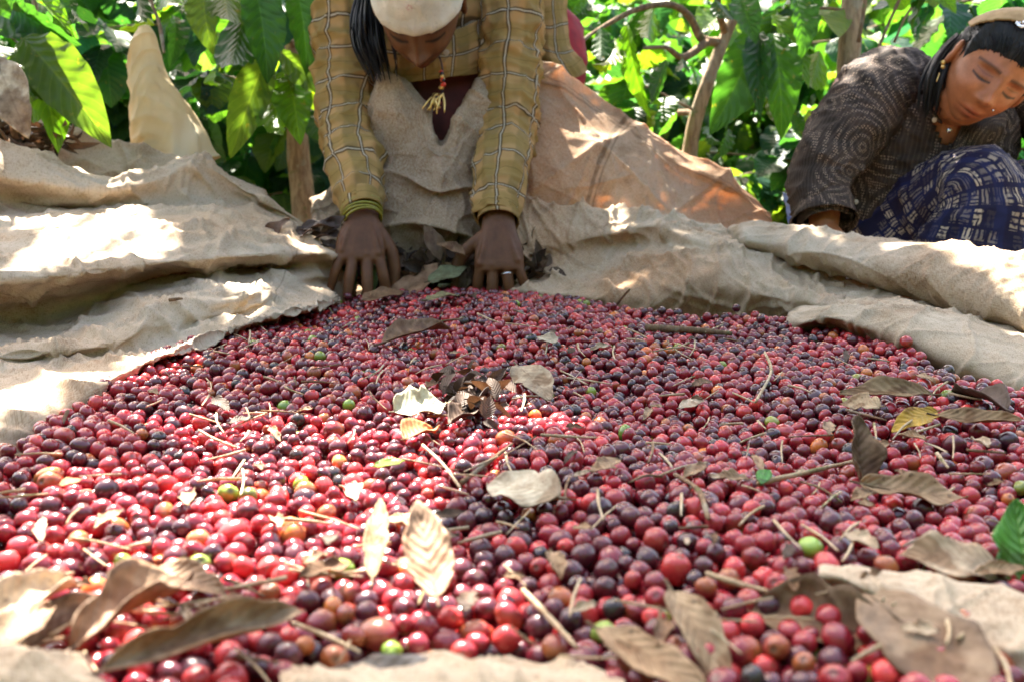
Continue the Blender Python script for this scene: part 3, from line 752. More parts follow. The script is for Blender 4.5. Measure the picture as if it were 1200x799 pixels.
def coffee_tree(name, label, base, top=1.5, nb=16, reach=0.7, z0=0.0, group=None, trunk=None, r=0.02, cat='tree',
                size=(0.11, 0.17), lo=False, tone=None, custom=None, extra=None, hang=0.8, lean=None, droop=0.6, zmin=-9, face=0.5):
    base = np.array(base, float)
    t = thing(name, label, cat, base, group)
    if trunk is None:
        j = rng.normal(0, 0.04, (4, 2))
        trunk = [base + np.array([j[k, 0] * k * 0.5, j[k, 1] * k * 0.5, top * k / 3]) for k in range(4)]
    trunk = np.array(trunk)
    rr = np.linspace(r, r * 0.5, len(trunk))
    V, Q, U = tube_geo(trunk, rr, 12, 28, wob=lambda p: 0.14 * r * fbm(p * [40, 40, 14], 3))
    obj('trunk', mk_mesh('trunk', V, Q, U), M['bark'], t)
    lv = Leaves(LT_LO if lo else LT)
    tp = catmull(trunk, 60)
    for k in range(nb):
        z = z0 + (top - z0) * ((k + rng.random()) / nb)
        p0 = tp[np.argmin(np.abs(tp[:, 2] - (base[2] + z)))]
        a = rng.uniform(0, 2 * math.pi)
        d = np.array([math.cos(a), math.sin(a) - (face if rng.random() < 0.5 else 0.0), rng.uniform(0.05, 0.5)])
        L = reach * rng.uniform(0.6, 1.1) * (1 - 0.35 * z / max(top, 0.1))
        pts = spray(lv, p0, d, L, droop, size, 0.085 if lo else 0.06, hang, tone)
        if not lo:
            V, Q, U = tube_geo(pts, np.linspace(0.0055, 0.002, len(pts)), 6)
            obj('branch', mk_mesh('branch', V, Q, U), M['twig'], t)
            if rng.random() < 0.6:
                q = pts[len(pts) // 2]
                spray(lv, q, d + rng.normal(0, 0.6, 3), L * 0.5, droop, size, 0.06, hang, tone)
    for b in (extra or []):
        pts_, rad_ = b
        V, Q, U = tube_geo(np.array(pts_), np.array(rad_), 9, 4 * len(pts_), wob=lambda p: 0.0015 * fbm(p * 60, 2))
        obj('branch', mk_mesh('branch', V, Q, U), M['twig'], t)
    obj('foliage', lv.mesh('foliage'), M['leaf'], t)
    if custom:
        for (u0, v0, d0, u1, v1, d1, wd, c) in custom:
            hv = Leaves(LT_HI)
            a, b = P(u0, v0, d0), P(u1, v1, d1)
            L = np.linalg.norm(b - a); px = wd * (d0 + d1) / 2 / F
            nn = nrm(CAMP - a) * rng.choice([-1.0, 1.0]) + np.array([rng.normal(0, 0.25), 0, rng.normal(0.1, 0.2)])
            hv.add(a, b - a, nn, L * 1.08, px / (L * 0.84), np.array(c))
            obj('leaf', hv.mesh('leaf'), M['leaf'], t)
    return t

DK, MD, BR, OL, YL = (0.026, 0.072, 0.016), (0.038, 0.10, 0.016), (0.085, 0.17, 0.012), (0.070, 0.105, 0.018), (0.13, 0.18, 0.015)
W3 = lambda u, v, d: P(u, v, d)

# shade canopy: leaves of the three big trees unseen overhead; gaps shaped to place the sun patches
HOLES = [(P(70, 95, 1.92), .10), (P(330, 110, 2.2), .07), (P(738, 75, 2.55), .07), (P(930, 70, 2.3), .06), (P(20, 60, 2.0), .07), (G(250, 555, .03), .060), (G(330, 570, .03), .070), (G(410, 590, .03), .060), (G(470, 650, .03), .035), (G(540, 690, .03), .040),
         (G(400, 690, .03), .035), (G(560, 520, .03), .040), (G(650, 498, .03), .030), (G(60, 590, .03), .035), (G(150, 620, .03), .035),
         (P(25, 690, .53), .035), (P(170, 690, .52), .03), (P(500, 670, .57), .03), (P(90, 750, .5), .025), (G(225, 520, .03), .045), (G(300, 520, .03), .045), (G(500, 670, .03), .035), (G(200, 585, .03), .07), (G(120, 600, .03), .05), (G(280, 640, .03), .05), (G(380, 640, .03), .05), (G(60, 660, .03), .04), (G(250, 700, .03), .03), (G(600, 480, .03), .03), (G(450, 520, .03), .045), (G(520, 600, .03), .03),
         (P(120, 278, 1.62), .080), (P(60, 295, 1.50), .06), (P(175, 268, 1.68), .04), (P(70, 180, 1.88), .035), (P(10, 500, 1.0), .05),
         (P(150, 435, 1.15), .03), (P(200, 410, 1.27), .035), (P(290, 345, 1.5), .03), (P(360, 292, 1.8), .03), (P(872, 228, 2.12), .05),
         (P(700, 180, 2.07), .06), (P(800, 235, 2.1), .05), (P(1140, 288, 1.57), .05), (P(1040, 85, 1.98), .035), (P(1185, 345, 1.45), .04), (P(950, 285, 1.72), .03),
         (P(440, 98, 2.05), .03), (P(640, 270, 1.92), .02), (P(760, 300, 1.8), .02)]
HC = np.array([h[0] for h in HOLES]); HR = np.array([h[1] for h in HOLES])
def canopy(lv, x0, x1, n):
    for i in range(n):
        T = np.array([rng.uniform(x0, x1), rng.uniform(0.25, 2.5), 0.03])
        zc = rng.uniform(1.75, 2.75)
        c = T + SUN * (zc - 0.03) / SUN[2]
        q = c - HC; dist = np.linalg.norm(q - np.outer(q @ SUN, SUN), axis=1)
        if (dist < HR + rng.uniform(0.03, 0.065)).any(): continue
        a = rng.uniform(0, 2 * math.pi); L = rng.uniform(0.13, 0.19)
        ax = np.array([math.cos(a), math.sin(a), rng.uniform(-0.6, 0.1)])
        lv.add(c - nrm(ax) * L * 0.5, ax, [rng.normal(0, 0.3), rng.normal(0, 0.3), 1], L, 1.1)

def shade(t, x0, x1, n, hub):
    lv = Leaves(LT); canopy(lv, x0, x1, n)
    obj('canopy_foliage', lv.mesh('canopy_foliage'), M['leaf'], t)
    ps = np.array([r[0] for r in lv.rows])
    for k in range(9):
        q = ps[rng.integers(0, len(ps))]
        mid = (np.array(hub) + q) / 2 + np.array([0, 0, 0.12])
        V, Q, U = tube_geo([hub, mid, q], [0.012, 0.008, 0.003], 7, 14)
        obj('branch', mk_mesh('branch', V, Q, U), M['twig'], t)

cA = [(288, 8, 2.2, 266, 108, 2.12, 46, DK), (313, 64, 2.2, 274, 164, 2.1, 42, OL), (333, 84, 2.25, 301, 178, 2.15, 36, BR), (341, 88, 2.25, 346, 150, 2.15, 44, BR),
      (298, -14, 2.15, 321, 62, 2.05, 48, DK), (345, -18, 2.15, 370, 52, 2.05, 42, MD), (262, -14, 2.2, 268, 34, 2.1, 44, OL), (240, -12, 2.3, 232, 36, 2.2, 36, OL),
      (330, 62, 2.2, 385, 112, 2.1, 30, OL), (342, 84, 2.25, 384, 124, 2.2, 34, YL), (238, 98, 2.6, 262, 90, 2.5, 16, BR), (262, 40, 2.5, 240, 52, 2.4, 18, BR), (300, -5, 2.4, 285, 30, 2.4, 30, YL),
      (215, -10, 2.5, 225, 30, 2.4, 26, MD), (375, 0, 2.4, 382, 60, 2.35, 30, MD)]
t1 = coffee_tree('coffee_tree', 'coffee tree with large drooping leaves left of the bending sorter', P(358, 262, 2.95), top=1.1, nb=9, reach=0.5, z0=0.25,
                 trunk=[P(360, 300, 2.95), P(356, 240, 2.95), P(350, 190, 2.95), P(347, 140, 2.93), P(345, 60, 2.92), P(346, -40, 2.95), P(330, -300, 3.0), P(320, -560, 3.1)], r=0.040,
                 custom=cA, group='coffee trees behind the heap', extra=[([P(345, 55, 2.92), P(330, 40, 2.7), P(312, 62, 2.3), P(300, 0, 2.2)], [.009, .007, .004, .004]),
                 ([P(342, 88, 2.25), P(326, 62, 2.3), P(310, -20, 2.3)], [.002, .003, .003])])
shade(t1, -1.1, -0.2, 900, P(330, -300, 3.0))
cB = [(886, 38, 2.3, 858, 136, 2.2, 56, DK), (890, 40, 2.28, 886, 112, 2.15, 30, DK), (906, 40, 2.28, 926, 128, 2.15, 44, MD), (905, 18, 2.4, 950, 88, 2.3, 34, BR),
      (930, -8, 2.3, 956, 44, 2.2, 32, MD), (868, -4, 2.3, 882, 40, 2.2, 32, MD), (735, 30, 2.6, 741, 118, 2.5, 22, BR), (720, 45, 2.6, 722, 104, 2.5, 22, YL), (782, 72, 2.45, 760, 122, 2.4, 20, DK),
      (800, 68, 2.45, 800, 98, 2.4, 16, DK), (704, 32, 2.6, 706, 74, 2.55, 26, DK), (765, 10, 2.8, 752, 60, 2.7, 26, BR), (930, 130, 2.5, 944, 165, 2.45, 14, DK), (838, 0, 2.3, 856, 28, 2.25, 24, DK),
      (690, 5, 2.5, 668, 25, 2.4, 18, MD), (650, 0, 2.6, 690, 14, 2.5, 20, MD), (905, 95, 2.4, 915, 150, 2.35, 26, OL), (850, 150, 2.7, 858, 178, 2.6, 18, DK), (832, 150, 2.7, 826, 172, 2.6, 16, DK)]
t2 = coffee_tree('coffee_tree', 'branching coffee tree between the bending sorter and the squatting woman', P(800, 262, 2.95), top=1.0, nb=2, reach=0.4, z0=0.2,
                 trunk=[P(800, 300, 2.95), P(806, 200, 2.95), P(814, 145, 2.93), P(830, 95, 2.9), P(845, 55, 2.9), P(868, 0, 2.9), P(890, -80, 2.95), P(900, -500, 3.1)], r=0.026,
                 custom=cB, group='coffee trees behind the heap',
                 extra=[([P(842, 50, 2.9), P(822, 46, 2.85), P(808, 20, 2.8), P(785, 6, 2.75), P(745, 12, 2.7), P(700, 36, 2.65), P(672, 56, 2.6)], [.014, .013, .011, .009, .008, .006, .005]),
                        ([P(850, 40, 2.9), P(842, 10, 2.8), P(838, -40, 2.7)], [.012, .010, .008]), ([P(828, 50, 2.85), P(806, 66, 2.8), P(795, 66, 2.75), P(780, 56, 2.7), P(755, 57, 2.65)], [.013, .011, .009, .006, .005]),
                        ([P(760, 150, 3.2), P(790, 134, 3.1), P(816, 132, 3.0)], [.008, .01, .01])])
shade(t2, -0.2, 0.6, 950, P(895, -300, 3.05))
t3 = coffee_tree('coffee_tree', 'straight trunked coffee tree just behind the squatting woman', P(998, 262, 2.5), top=1.0, nb=2, reach=0.25, z0=0.5, face=-1.2,
                 trunk=[P(990, 300, 2.5), P(990, 200, 2.5), P(992, 120, 2.5), P(997, 40, 2.5), P(1000, -40, 2.5), P(1004, -300, 2.55), P(1010, -560, 2.6)], r=0.038, group='coffee trees behind the heap',
                 extra=[([P(1028, 60, 2.4), P(1045, 20, 2.4), P(1068, -30, 2.4)], [.004, .004, .004]), ([P(1006, 50, 2.42), P(1014, 0, 2.4), P(1018, -40, 2.4)], [.005, .005, .005]), ([P(1048, 50, 2.4), P(1060, 22, 2.4), P(1068, 10, 2.4)], [.003, .003, .003])],
                 custom=[(1062, 10, 2.45, 1040, -22, 2.4, 26, BR), (1090, -20, 2.4, 1118, 10, 2.35, 24, BR), (960, 60, 2.6, 948, 110, 2.5, 34, BR), (958, 130, 2.6, 955, 170, 2.5, 30, YL)])
shade(t3, 0.6, 1.35, 800, P(1004, -300, 2.55))
cC = [(27, 45, 1.95, 116, 136, 1.88, 62, OL), (34, 58, 1.95, 14, 140, 1.9, 60, OL), (40, 62, 2.0, 72, 150, 1.9, 54, BR), (-20, 40, 2.0, 5, 90, 1.9, 50, BR), (15, 6, 2.0, 64, 52, 1.95, 44, DK), (-15, 12, 2.05, 52, 40, 1.95, 40, DK),
      (74, 0, 2.2, 102, 40, 2.1, 22, MD), (55, -15, 2.2, 78, 18, 2.1, 26, MD), (82, -5, 2.3, 70, 40, 2.2, 20, DK), (30, -10, 2.1, 80, 18, 2.0, 24, BR), (160, -10, 2.4, 172, 40, 2.3, 18, DK), (185, -12, 2.4, 205, 14, 2.3, 30, BR), (205, 20, 2.6, 212, 60, 2.5, 22, DK),
      (172, 10, 2.5, 178, 44, 2.4, 18, YL), (45, 85, 2.0, 30, 150, 1.95, 36, BR)]
t4 = coffee_tree('coffee_tree', 'coffee tree at the left edge with broad yellow green leaves', P(-130, 262, 2.3), top=1.2, nb=6, reach=0.4, z0=0.4, custom=cC, group='coffee trees behind the heap', r=0.022,
                 extra=[([P(-110, 0, 2.25), P(-30, 10, 2.1), P(20, 50, 1.98), P(45, 62, 1.96)], [.006, .005, .003, .002]), ([P(150, -60, 2.2), P(176, 0, 2.15), P(187, 30, 2.12), P(192, 62, 2.1)], [.005, .004, .004, .003])])

# rows of coffee shrubs further back
spots = [(60, 3.3, .95), (190, 3.3, .8), (420, 3.6, .95), (590, 3.6, .95), (690, 3.6, .7), (930, 3.6, .8), (1090, 3.0, .85), (1210, 2.9, .9), (-60, 3.4, .95),
         (130, 4.3, 1.15), (280, 4.2, 1.1), (500, 4.6, 1.1), (660, 4.5, .95), (780, 4.6, .95), (880, 4.6, .95), (1030, 4.3, 1.1), (1150, 4.0, 1.2), (1280, 3.8, 1.2), (20, 4.6, 1.2)]
where = ['behind the pale upright sack', 'between the pale sack and the left tree trunk', 'right behind the head of the bending sorter', 'behind the sorter\'s raised back',
         'beside the hanging shirt hem', 'left of the squatting woman', 'above the squatting woman\'s shoulder', 'behind the squatting woman\'s head', 'beyond the left edge leaves']
for i, (u, d, h) in enumerate(spots):
    p = P(u, 180, d); p[2] = -0.10
    lab = 'leafy coffee shrub ' + where[i] if i < 9 else 'coffee shrub in the sunlit second row behind the heap'
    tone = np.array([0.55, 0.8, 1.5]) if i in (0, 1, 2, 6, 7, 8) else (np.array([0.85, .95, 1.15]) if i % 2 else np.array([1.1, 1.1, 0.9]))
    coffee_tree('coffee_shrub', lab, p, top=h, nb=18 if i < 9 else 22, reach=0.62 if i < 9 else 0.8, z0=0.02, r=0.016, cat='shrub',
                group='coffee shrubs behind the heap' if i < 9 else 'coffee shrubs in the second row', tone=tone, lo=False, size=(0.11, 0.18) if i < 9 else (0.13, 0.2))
# far wood, and an unseen foliage ring added behind the camera
lv = Leaves(LT_LO)
for i in range(13000):
    y = rng.uniform(5.4, 14); x = rng.uniform(-0.75 * y - 1, 0.75 * y + 1)
    h = min(2.2, 0.9 + 0.16 * y)
    z = -0.1 + h * rng.random() ** 0.8
    a = rng.uniform(0, 2 * math.pi); s_ = rng.uniform(0.16, 0.3)
    lv.add([x, y, z], [math.cos(a), math.sin(a), rng.uniform(-1.4, 0.2)], [rng.normal(0, .5), rng.normal(0, .5), 1], s_, 1.1)
for i in range(5200):  # unseen leaves added behind the camera to block low sky light
    a = rng.uniform(math.pi * .93, math.pi * 2.07); r_ = rng.uniform(2.6, 4.2)
    h = 2.3
    b = rng.uniform(0, 2 * math.pi)
    lv.add([r_ * 1.25 * math.cos(a), .9 + r_ * math.sin(a), -.1 + h * rng.random()], [math.cos(b), math.sin(b), rng.uniform(-1.4, .2)], [rng.normal(0, .5), rng.normal(0, .5), 1], rng.uniform(.2, .32), 1.15)
tag(obj('far_wood_and_added_ring', lv.mesh('far_wood_and_added_ring'), M['leaf']), 'mass of coffee foliage closing off the background, with an unseen ring added behind the camera', 'wood', kind='stuff')

# ------------------------------------------------------------------ people
def head_fn(n):
    """unit directions -> head surface (x side, y forward, z up), metres"""
    n = np.asarray(n, float); x, y, z = n[:, 0] * .073, n[:, 1] * .093, n[:, 2] * .112
    t = np.clip(-z / .112, 0, 1)
    x = x * (1 - .25 * t ** 1.9)
    fr = n[:, 1] > 0
    y = np.where(fr, y * (1 - 0.06 * np.clip(z / .11, 0, 1)) + .010 * t ** 1.2 * np.clip(n[:, 1], 0, 1), y * (1 - .45 * t))
    k = np.clip(n[:, 1] * 1.6, 0, 1)
    k = k * k * (3 - 2 * k)
    g = lambda x0, z0, sx, sz: np.exp(-((x - x0) / sx) ** 2 - ((z - z0) / sz) ** 2)
    dy = .023 * g(0, -.037, .0115, .012) + .013 * g(0, -.017, .0085, .022) + .006 * g(0, .012, .012, .02)
    for s_ in (-1, 1):
        dy = dy + .009 * g(s_ * .0135, -.041, .0075, .0075) - .012 * g(s_ * .031, .002, .017, .012) + .0085 * g(s_ * .032, -.001, .0135, .0085)
        dy = dy + .005 * g(s_ * .03, .021, .022, .007) + .007 * g(s_ * .042, -.036, .022, .022) - .0022 * g(s_ * .032, -.0095, .014, .0025)
        dy = dy - .003 * g(s_ * .032, .009, .014, .0028)
    dy = dy + .0095 * g(0, -.069, .020, .006) + .0105 * g(0, -.0815, .017, .0068) - .0045 * g(0, -.0748, .022, .0019) - .003 * g(0, -.092, .018, .005)
    dy = dy + .009 * g(0, -.104, .019, .014) - .0015 * g(0, -.058, .004, .006)
    return np.stack([x, y + dy * k, z], 1)

def head_grid(nr=150, nc=190):
    th = np.linspace(0.0, math.pi, nr); ph = np.linspace(0, 2 * math.pi, nc, endpoint=False) - math.pi / 2
    n = np.stack([np.sin(th)[:, None] * np.cos(ph)[None], np.sin(th)[:, None] * np.sin(ph)[None], np.cos(th)[:, None] * np.ones(nc)[None]], -1).reshape(-1, 3)
    return n

def head_colour(L):
    """tint by place on the head: lips, brows, lash line, painted lid and nostril shade; L in head space"""
    x, y, z = L[:, 0], L[:, 1], L[:, 2]
    c = np.ones((len(L), 3)); fr = (y > .045) & (np.abs(x) < .07) & (np.abs(z) < .13)
    g = lambda x0, z0, sx, sz: np.exp(-((x - x0) / sx) ** 2 - ((z - z0) / sz) ** 2) * fr
    lip = np.clip(g(0, -.0695, .021, .006) + g(0, -.0815, .019, .0068), 0, 1)[:, None]
    c = c * (1 - lip) + lip * np.array([0.80, 0.52, 0.52])
    seam = g(0, -.0748, .022, .0016)[:, None]; c = c * (1 - 0.75 * seam)
    for s_ in (-1, 1):
        zb = .0172 + .004 * np.cos((x - s_ * .032) / .03 * 1.5)
        br = np.exp(-((z - zb) / (.0045 - .04 * np.abs(np.abs(x) - .024))) ** 2) * (np.abs(x - s_ * .033) < .022) * fr
        c = c * (1 - 0.70 * br[:, None])
        zl = -.0100 + 11 * (x - s_ * .032) ** 2
        la = np.exp(-((z - zl) / .0026) ** 2) * (np.abs(x - s_ * .032) < .0175) * fr
        hh_ = .0030 * np.clip(1 - ((x - s_ * .032) / .0165) ** 2, 0, 1)
        la = np.maximum(la, 1 / (1 + np.exp((np.abs(z - zl + .0006) - hh_) / .0005)) * (np.abs(x - s_ * .032) < .0165) * fr)
        c = c * (1 - 0.93 * la[:, None])
        fo = np.exp(-((z - zl - .0125) / .0014) ** 2) * (np.abs(x - s_ * .032) < .016) * fr; c = c * (1 - .4 * fo[:, None])  # shadow of the lid crease, painted into the skin tint
        c = c * (1 - 0.22 * g(s_ * .032, .004, .02, .013)[:, None] * np.array([.8, 1, 1]))
        c = c * (1 - 0.45 * g(s_ * .0075, -.047, .0035, .0025)[:, None])  # nostril shading painted into the skin tint
    c = c * (1 + 0.10 * (g(.044, -.034, .02, .018) + g(-.044, -.034, .02, .018) + g(0, -.03, .01, .02))[:, None] * np.array([1.2, .8, .7]))
    return np.clip(c, 0.03, 1.3)

def frame_mat(X, Y, Z, o):
    m = np.eye(4); m[:3, 0], m[:3, 1], m[:3, 2], m[:3, 3] = X, Y, Z, o; return m

def xf(m, p): return np.asarray(p) @ m[:3, :3].T + m[:3, 3]

def fuse(name, geo, voxel, mat, parent, smooth=3, colour=None):
    me = geo.mesh(name); o = obj(name, me, mat, parent)
    r = o.modifiers.new('r', 'REMESH'); r.mode = 'VOXEL'; r.voxel_size = voxel; r.use_smooth_shade = True
    s_ = o.modifiers.new('s', 'SMOOTH'); s_.iterations = smooth; s_.factor = 0.5
    dg = bpy.context.evaluated_depsgraph_get(); dg.update()
    m2 = bpy.data.meshes.new_from_object(o.evaluated_get(dg))
    o.modifiers.clear(); o.data = m2; bpy.data.meshes.remove(me); m2.name = name
    n = len(m2.vertices); co = np.zeros(n * 3, np.float32); m2.vertices.foreach_get('co', co); co = co.reshape(-1, 3).astype(float)
    c = np.ones((n, 3)) if colour is None else colour(co)
    a = m2.color_attributes.get('Col') or m2.color_attributes.new('Col', 'FLOAT_COLOR', 'POINT')
    if a.domain != 'POINT':
        m2.color_attributes.remove(a); a = m2.color_attributes.new('Col', 'FLOAT_COLOR', 'POINT')
    a.data.foreach_set('color', np.hstack([c, np.ones((n, 1))]).astype(np.float32).ravel())
    m2.polygons.foreach_set('use_smooth', np.ones(len(m2.polygons), bool))
    if not m2.materials: m2.materials.append(mat)
    return o

def add_ears(g, m):
    for s_ in (-1, 1):
        n = head_grid(16, 20)
        rim = np.stack([n[:, 0] * .0085, n[:, 1] * .019, n[:, 2] * .030], 1)
        d = (n[:, 0] * s_ > .3) & (np.hypot(n[:, 1], n[:, 2] * .9) < .62)
        rim[d, 0] *= 0.25
        a = -0.22 * s_
        rim = rim @ np.array([[math.cos(a), -math.sin(a), 0], [math.sin(a), math.cos(a), 0], [0, 0, 1]]).T
        g.add(xf(m, rim + np.array([s_ * .079, -.012, -.006])), grid_quads(16, 20, True))

def shell(m, off, keep, nr=130, nc=170, thick=0.0, taper=None, noise_=0.0, seed=0, combed=False):
    """a cover over part of the head: off metres outside the skin"""
    n = head_grid(nr, nc); p = head_fn(n); r = off * np.ones(len(n))
    if taper is not None: r = taper(n, p)
    if noise_: r = r + noise_ * fbm(n * 6 + seed, 3)
    q = p + n * r[:, None]
    k = keep(n, p); Q = grid_quads(nr, nc, True); Q = Q[k[Q].all(1)]
    used = np.unique(Q); idx = -np.ones(len(n), int); idx[used] = np.arange(len(used))
    U = np.stack([np.arctan2(n[:, 0], n[:, 1]) * .1, np.arccos(np.clip(n[:, 2], -1, 1)) * .1], 1)
    if combed: U = np.stack([np.arctan2(n[:, 0] * 1.0, n[:, 2] + .25 + .45 * n[:, 1]) * .1, n[:, 1] * .1], 1)
    return xf(m, q[used]), idx[Q], U[used]

def finger(g, base, dirs, lens, r0):
    pts = [np.array(base, float)]; 
    for d, l in zip(dirs, lens): pts.append(pts[-1] + nrm(d) * l)
    rad = [r0 * 1.0, r0 * 1.05, r0 * 0.95, r0 * 0.80][:len(pts)]
    V, Q = capsule_chain(pts, rad, 12, 5); g.add(V, Q)
    return pts

def make_hand(g, wrist, fwd, back, thumb_side, curls, spread=0.16, sc=1.0, thumb=(0.8, 0.5, -0.2)):
    """palm and five fingers; fwd towards the knuckles, back out of the back of the hand"""
    f = nrm(fwd); b = nrm(np.array(back) - f * (np.array(back) @ f)); s_ = np.cross(f, b) * thumb_side   # towards the thumb
    W = np.array(wrist, float)
    rings = [(-.02, .025, .019), (.015, .029, .018), (.045, .038, .016), (.075, .040, .013), (.088, .036, .010)]
    V, Q, U = tube_geo([W + f * r[0] * sc for r in rings], [(r[1] * sc, r[2] * sc) for r in rings], 22, 14, back=-b); g.add(V, Q)
    out = []
    for k, (off, L, r0) in enumerate(((.029, .074, .0088), (.010, .083, .0092), (-.010, .077, .0088), (-.028, .062, .0078))):
        base = W + f * (.078 - .003 * abs(k - 1)) * sc + s_ * off * sc + b * .002
        c0, c1, c2 = curls[k]; sp_ = spread * (1.2 - k * 0.9) * 0.6
        dr = []
        a = 0
        for cc in (c0, c1, c2):
            a += cc; dr.append(nrm((f + s_ * sp_) * math.cos(a) - b * math.sin(a)))
        g.add(*capsule_chain([W + f * .015 * sc + s_ * off * .45 * sc + b * .011 * sc, W + f * .05 * sc + s_ * off * .8 * sc + b * .0125 * sc, base + b * .006 * sc], [.0035, .0042, .006], 8, 6))
        out.append(finger(g, base, dr, [L * .46 * sc, L * .31 * sc, L * .25 * sc], r0 * sc))
        g.add(*capsule_chain([base - f * .004, base + b * .0035 * sc], [r0 * 1.0 * sc, r0 * 0.9 * sc], 10, 4))
    tb = W + f * .022 * sc + s_ * .024 * sc - b * .004
    d1 = nrm(f * thumb[1] + s_ * thumb[0] + b * thumb[2]); d2 = nrm(d1 + f * .5 - s_ * 0.15 - b * 0.2); d3 = nrm(d2 + f * .4 - s_ * .25 - b * 0.2)
    out.append(finger(g, tb, [d1, d2, d3], [.042 * sc, .033 * sc, .026 * sc], .0108 * sc))
    return out

def wrinkle(amp, fr=(26, 26, 40), seed=0):
    def f(p):
        q = np.asarray(p)
        return amp * (0.75 * crease(q, fr[0] * .36, seed) + .5 * crease(q, fr[0] * .9, seed + 3)) + .6 * amp * (0.7 * (1 - 2 * np.abs(fbm(q * fr + seed, 2))) + 0.6 * fbm(q * 12 + seed, 2) + 0.25 * fbm(q * 70 + seed, 2))
    return f

def in_poly(u, v, pl):
    c = np.zeros(len(u), bool)
    for (x0, y0), (x1, y1) in zip(pl, pl[1:] + pl[:1]):
        c ^= ((y0 > v) != (y1 > v)) & (u < (x1 - x0) * (v - y0) / (y1 - y0 + 1e-9) + x0)
    return c

def garment(name, pts, rad, mat, parent, segs=56, n=110, amp=0.006, seed=0, back=None, fr=(26, 26, 40), cap=False, thick=0.002, cut=None):
    V, Q, U = tube_geo(pts, rad, segs, n, cap=cap, back=back, wob=wrinkle(amp, fr, seed))
    if cut:                                     # the open neckline
        u_, v_, d_ = proj(V); k = in_poly(u_, v_, cut) & (d_ < np.median(d_)); Q = Q[~k[Q].any(1)]
    o = obj(name, mk_mesh(name, V, Q, U), mat, parent)
    if not cap:
        m = o.modifiers.new('Solidify', 'SOLIDIFY'); m.thickness = thick; m.offset = -1
    return o

def ring_geo(c, axis, R_, r, n=28, k=8):
    ax = nrm(axis); a = nrm(np.cross(ax, [0.3, 0.2, 1])); b = np.cross(ax, a)
    t = np.linspace(0, 2 * math.pi, n, endpoint=False); s_ = np.linspace(0, 2 * math.pi, k, endpoint=False)
    V = np.array([[c + (R_ + r * math.cos(q)) * (math.cos(p) * a + math.sin(p) * b) + r * math.sin(q) * ax for q in s_] for p in t])
    Q = []
    for i in range(n):
        for j in range(k):
            Q.append((i * k + j, ((i + 1) % n) * k + j, ((i + 1) % n) * k + (j + 1) % k, i * k + (j + 1) % k))
    return V.reshape(-1, 3), np.array(Q)

def ball_geo(c, r, nr=8, nc=12):
    return np.array(c) + head_grid(nr, nc) * r, grid_quads(nr, nc, True)

# ---- the bending sorter -------------------------------------------------
RC, UC, TC = RGT, UPV, -FWD                     # camera right, up, towards the camera, as plain directions
person = thing('person', 'person in white cap and plaid shirt bending over the heap with both hands in it', 'person', P(500, 300, 2.2))
hp = math.radians(57)
Z_ = nrm(-FWD * math.sin(hp) + np.array([0, 0, 1]) * math.cos(hp) + RGT * -0.03)
Y_ = nrm(-FWD * math.cos(hp) - np.array([0, 0, 1]) * math.sin(hp)); Y_ = nrm(Y_ - Z_ * (Y_ @ Z_)); X_ = np.cross(Y_, Z_)
HM = frame_mat(X_, Y_, Z_, P(491, 4, 1.92)); HM[:3, :3] *= 1.08
g = Geo(); n_ = head_grid(); g.add(xf(HM, head_fn(n_)), grid_quads(150, 190, True)); add_ears(g, HM)
SL, SR = P(412, -42, 2.16), P(602, -42, 2.16)
EL, ER = P(402, 128, 2.10), P(598, 130, 2.08)
WL, WR = P(424, 250, 1.87), P(584, 260, 1.87)
NK, CH, PV = P(505, -30, 2.12), P(512, 20, 2.26), P(560, 105, 2.62)
g.add(*capsule_chain([HM[:3, 3] - Z_ * .05 - Y_ * .02, NK, P(508, -20, 2.2)], [.052, .052, .06]))
g.add(*capsule_chain([P(508, -22, 2.2), CH, P(535, 60, 2.45), PV], [(.15, .085), (.15, .10), (.14, .11), (.15, .12)], 20))
for a, b, c in ((SL, EL, WL), (SR, ER, WR)):
    g.add(*capsule_chain([P(508, -25, 2.2), a, (a + b) / 2, b, (b + c) / 2, c], [.06, .052, .043, .036, .033, .024], 16))
for s_ in (-1, 1):
    kn = P(505 + s_ * 62, 165, 2.22); an = P(505 + s_ * 55, 330, 2.42)
    g.add(*capsule_chain([PV + RGT * s_ * .08, kn, an, an - FWD * .12], [.085, .062, .04, .035], 16))
fl = make_hand(g, WL, nrm(P(422, 300, 1.835) - WL), -FWD * 0.85 + UPV * 0.35 + RGT * 0.1, -1,
               [(0.22, 0.35, 0.2), (0.12, 0.2, 0.1), (0.08, 0.2, 0.15), (0.15, 0.3, 0.2)], 0.34, 1.18, (0.55, 0.85, -0.25))
fr_ = make_hand(g, WR, nrm(P(585, 312, 1.84) - WR), -FWD * 0.75 + UPV * 0.5 - RGT * 0.05, 1,
                [(0.55, 0.7, 0.4), (0.30, 0.5, 0.4), (0.30, 0.55, 0.4), (0.35, 0.6, 0.4)], 0.34, 1.18, (0.85, 0.65, -0.25))
def colA(co):
    L = ((co - HM[:3, 3]) @ HM[:3, :3]) / 1.08 ** 2
    c = head_colour(L)
    for ft in fl + fr_:
        for q in ft[:-1]:                        # creased, darker finger joints
            d = np.linalg.norm(co - (q + TC * .006), axis=1)
            c = c * (1 - .38 * np.exp(-(d / .0045) ** 2) + .30 * np.exp(-(d / .011) ** 2))[:, None]
    for ft in fl + fr_:                          # paler nails
        c = np.where((np.linalg.norm(co - (ft[-1] + (TC * .006)), axis=1) < .0075)[:, None], [1.5, 1.35, 1.25], c)
    return c
bodyA = fuse('body', g, 0.0026, M['skin_dark'], person, 3, colA)
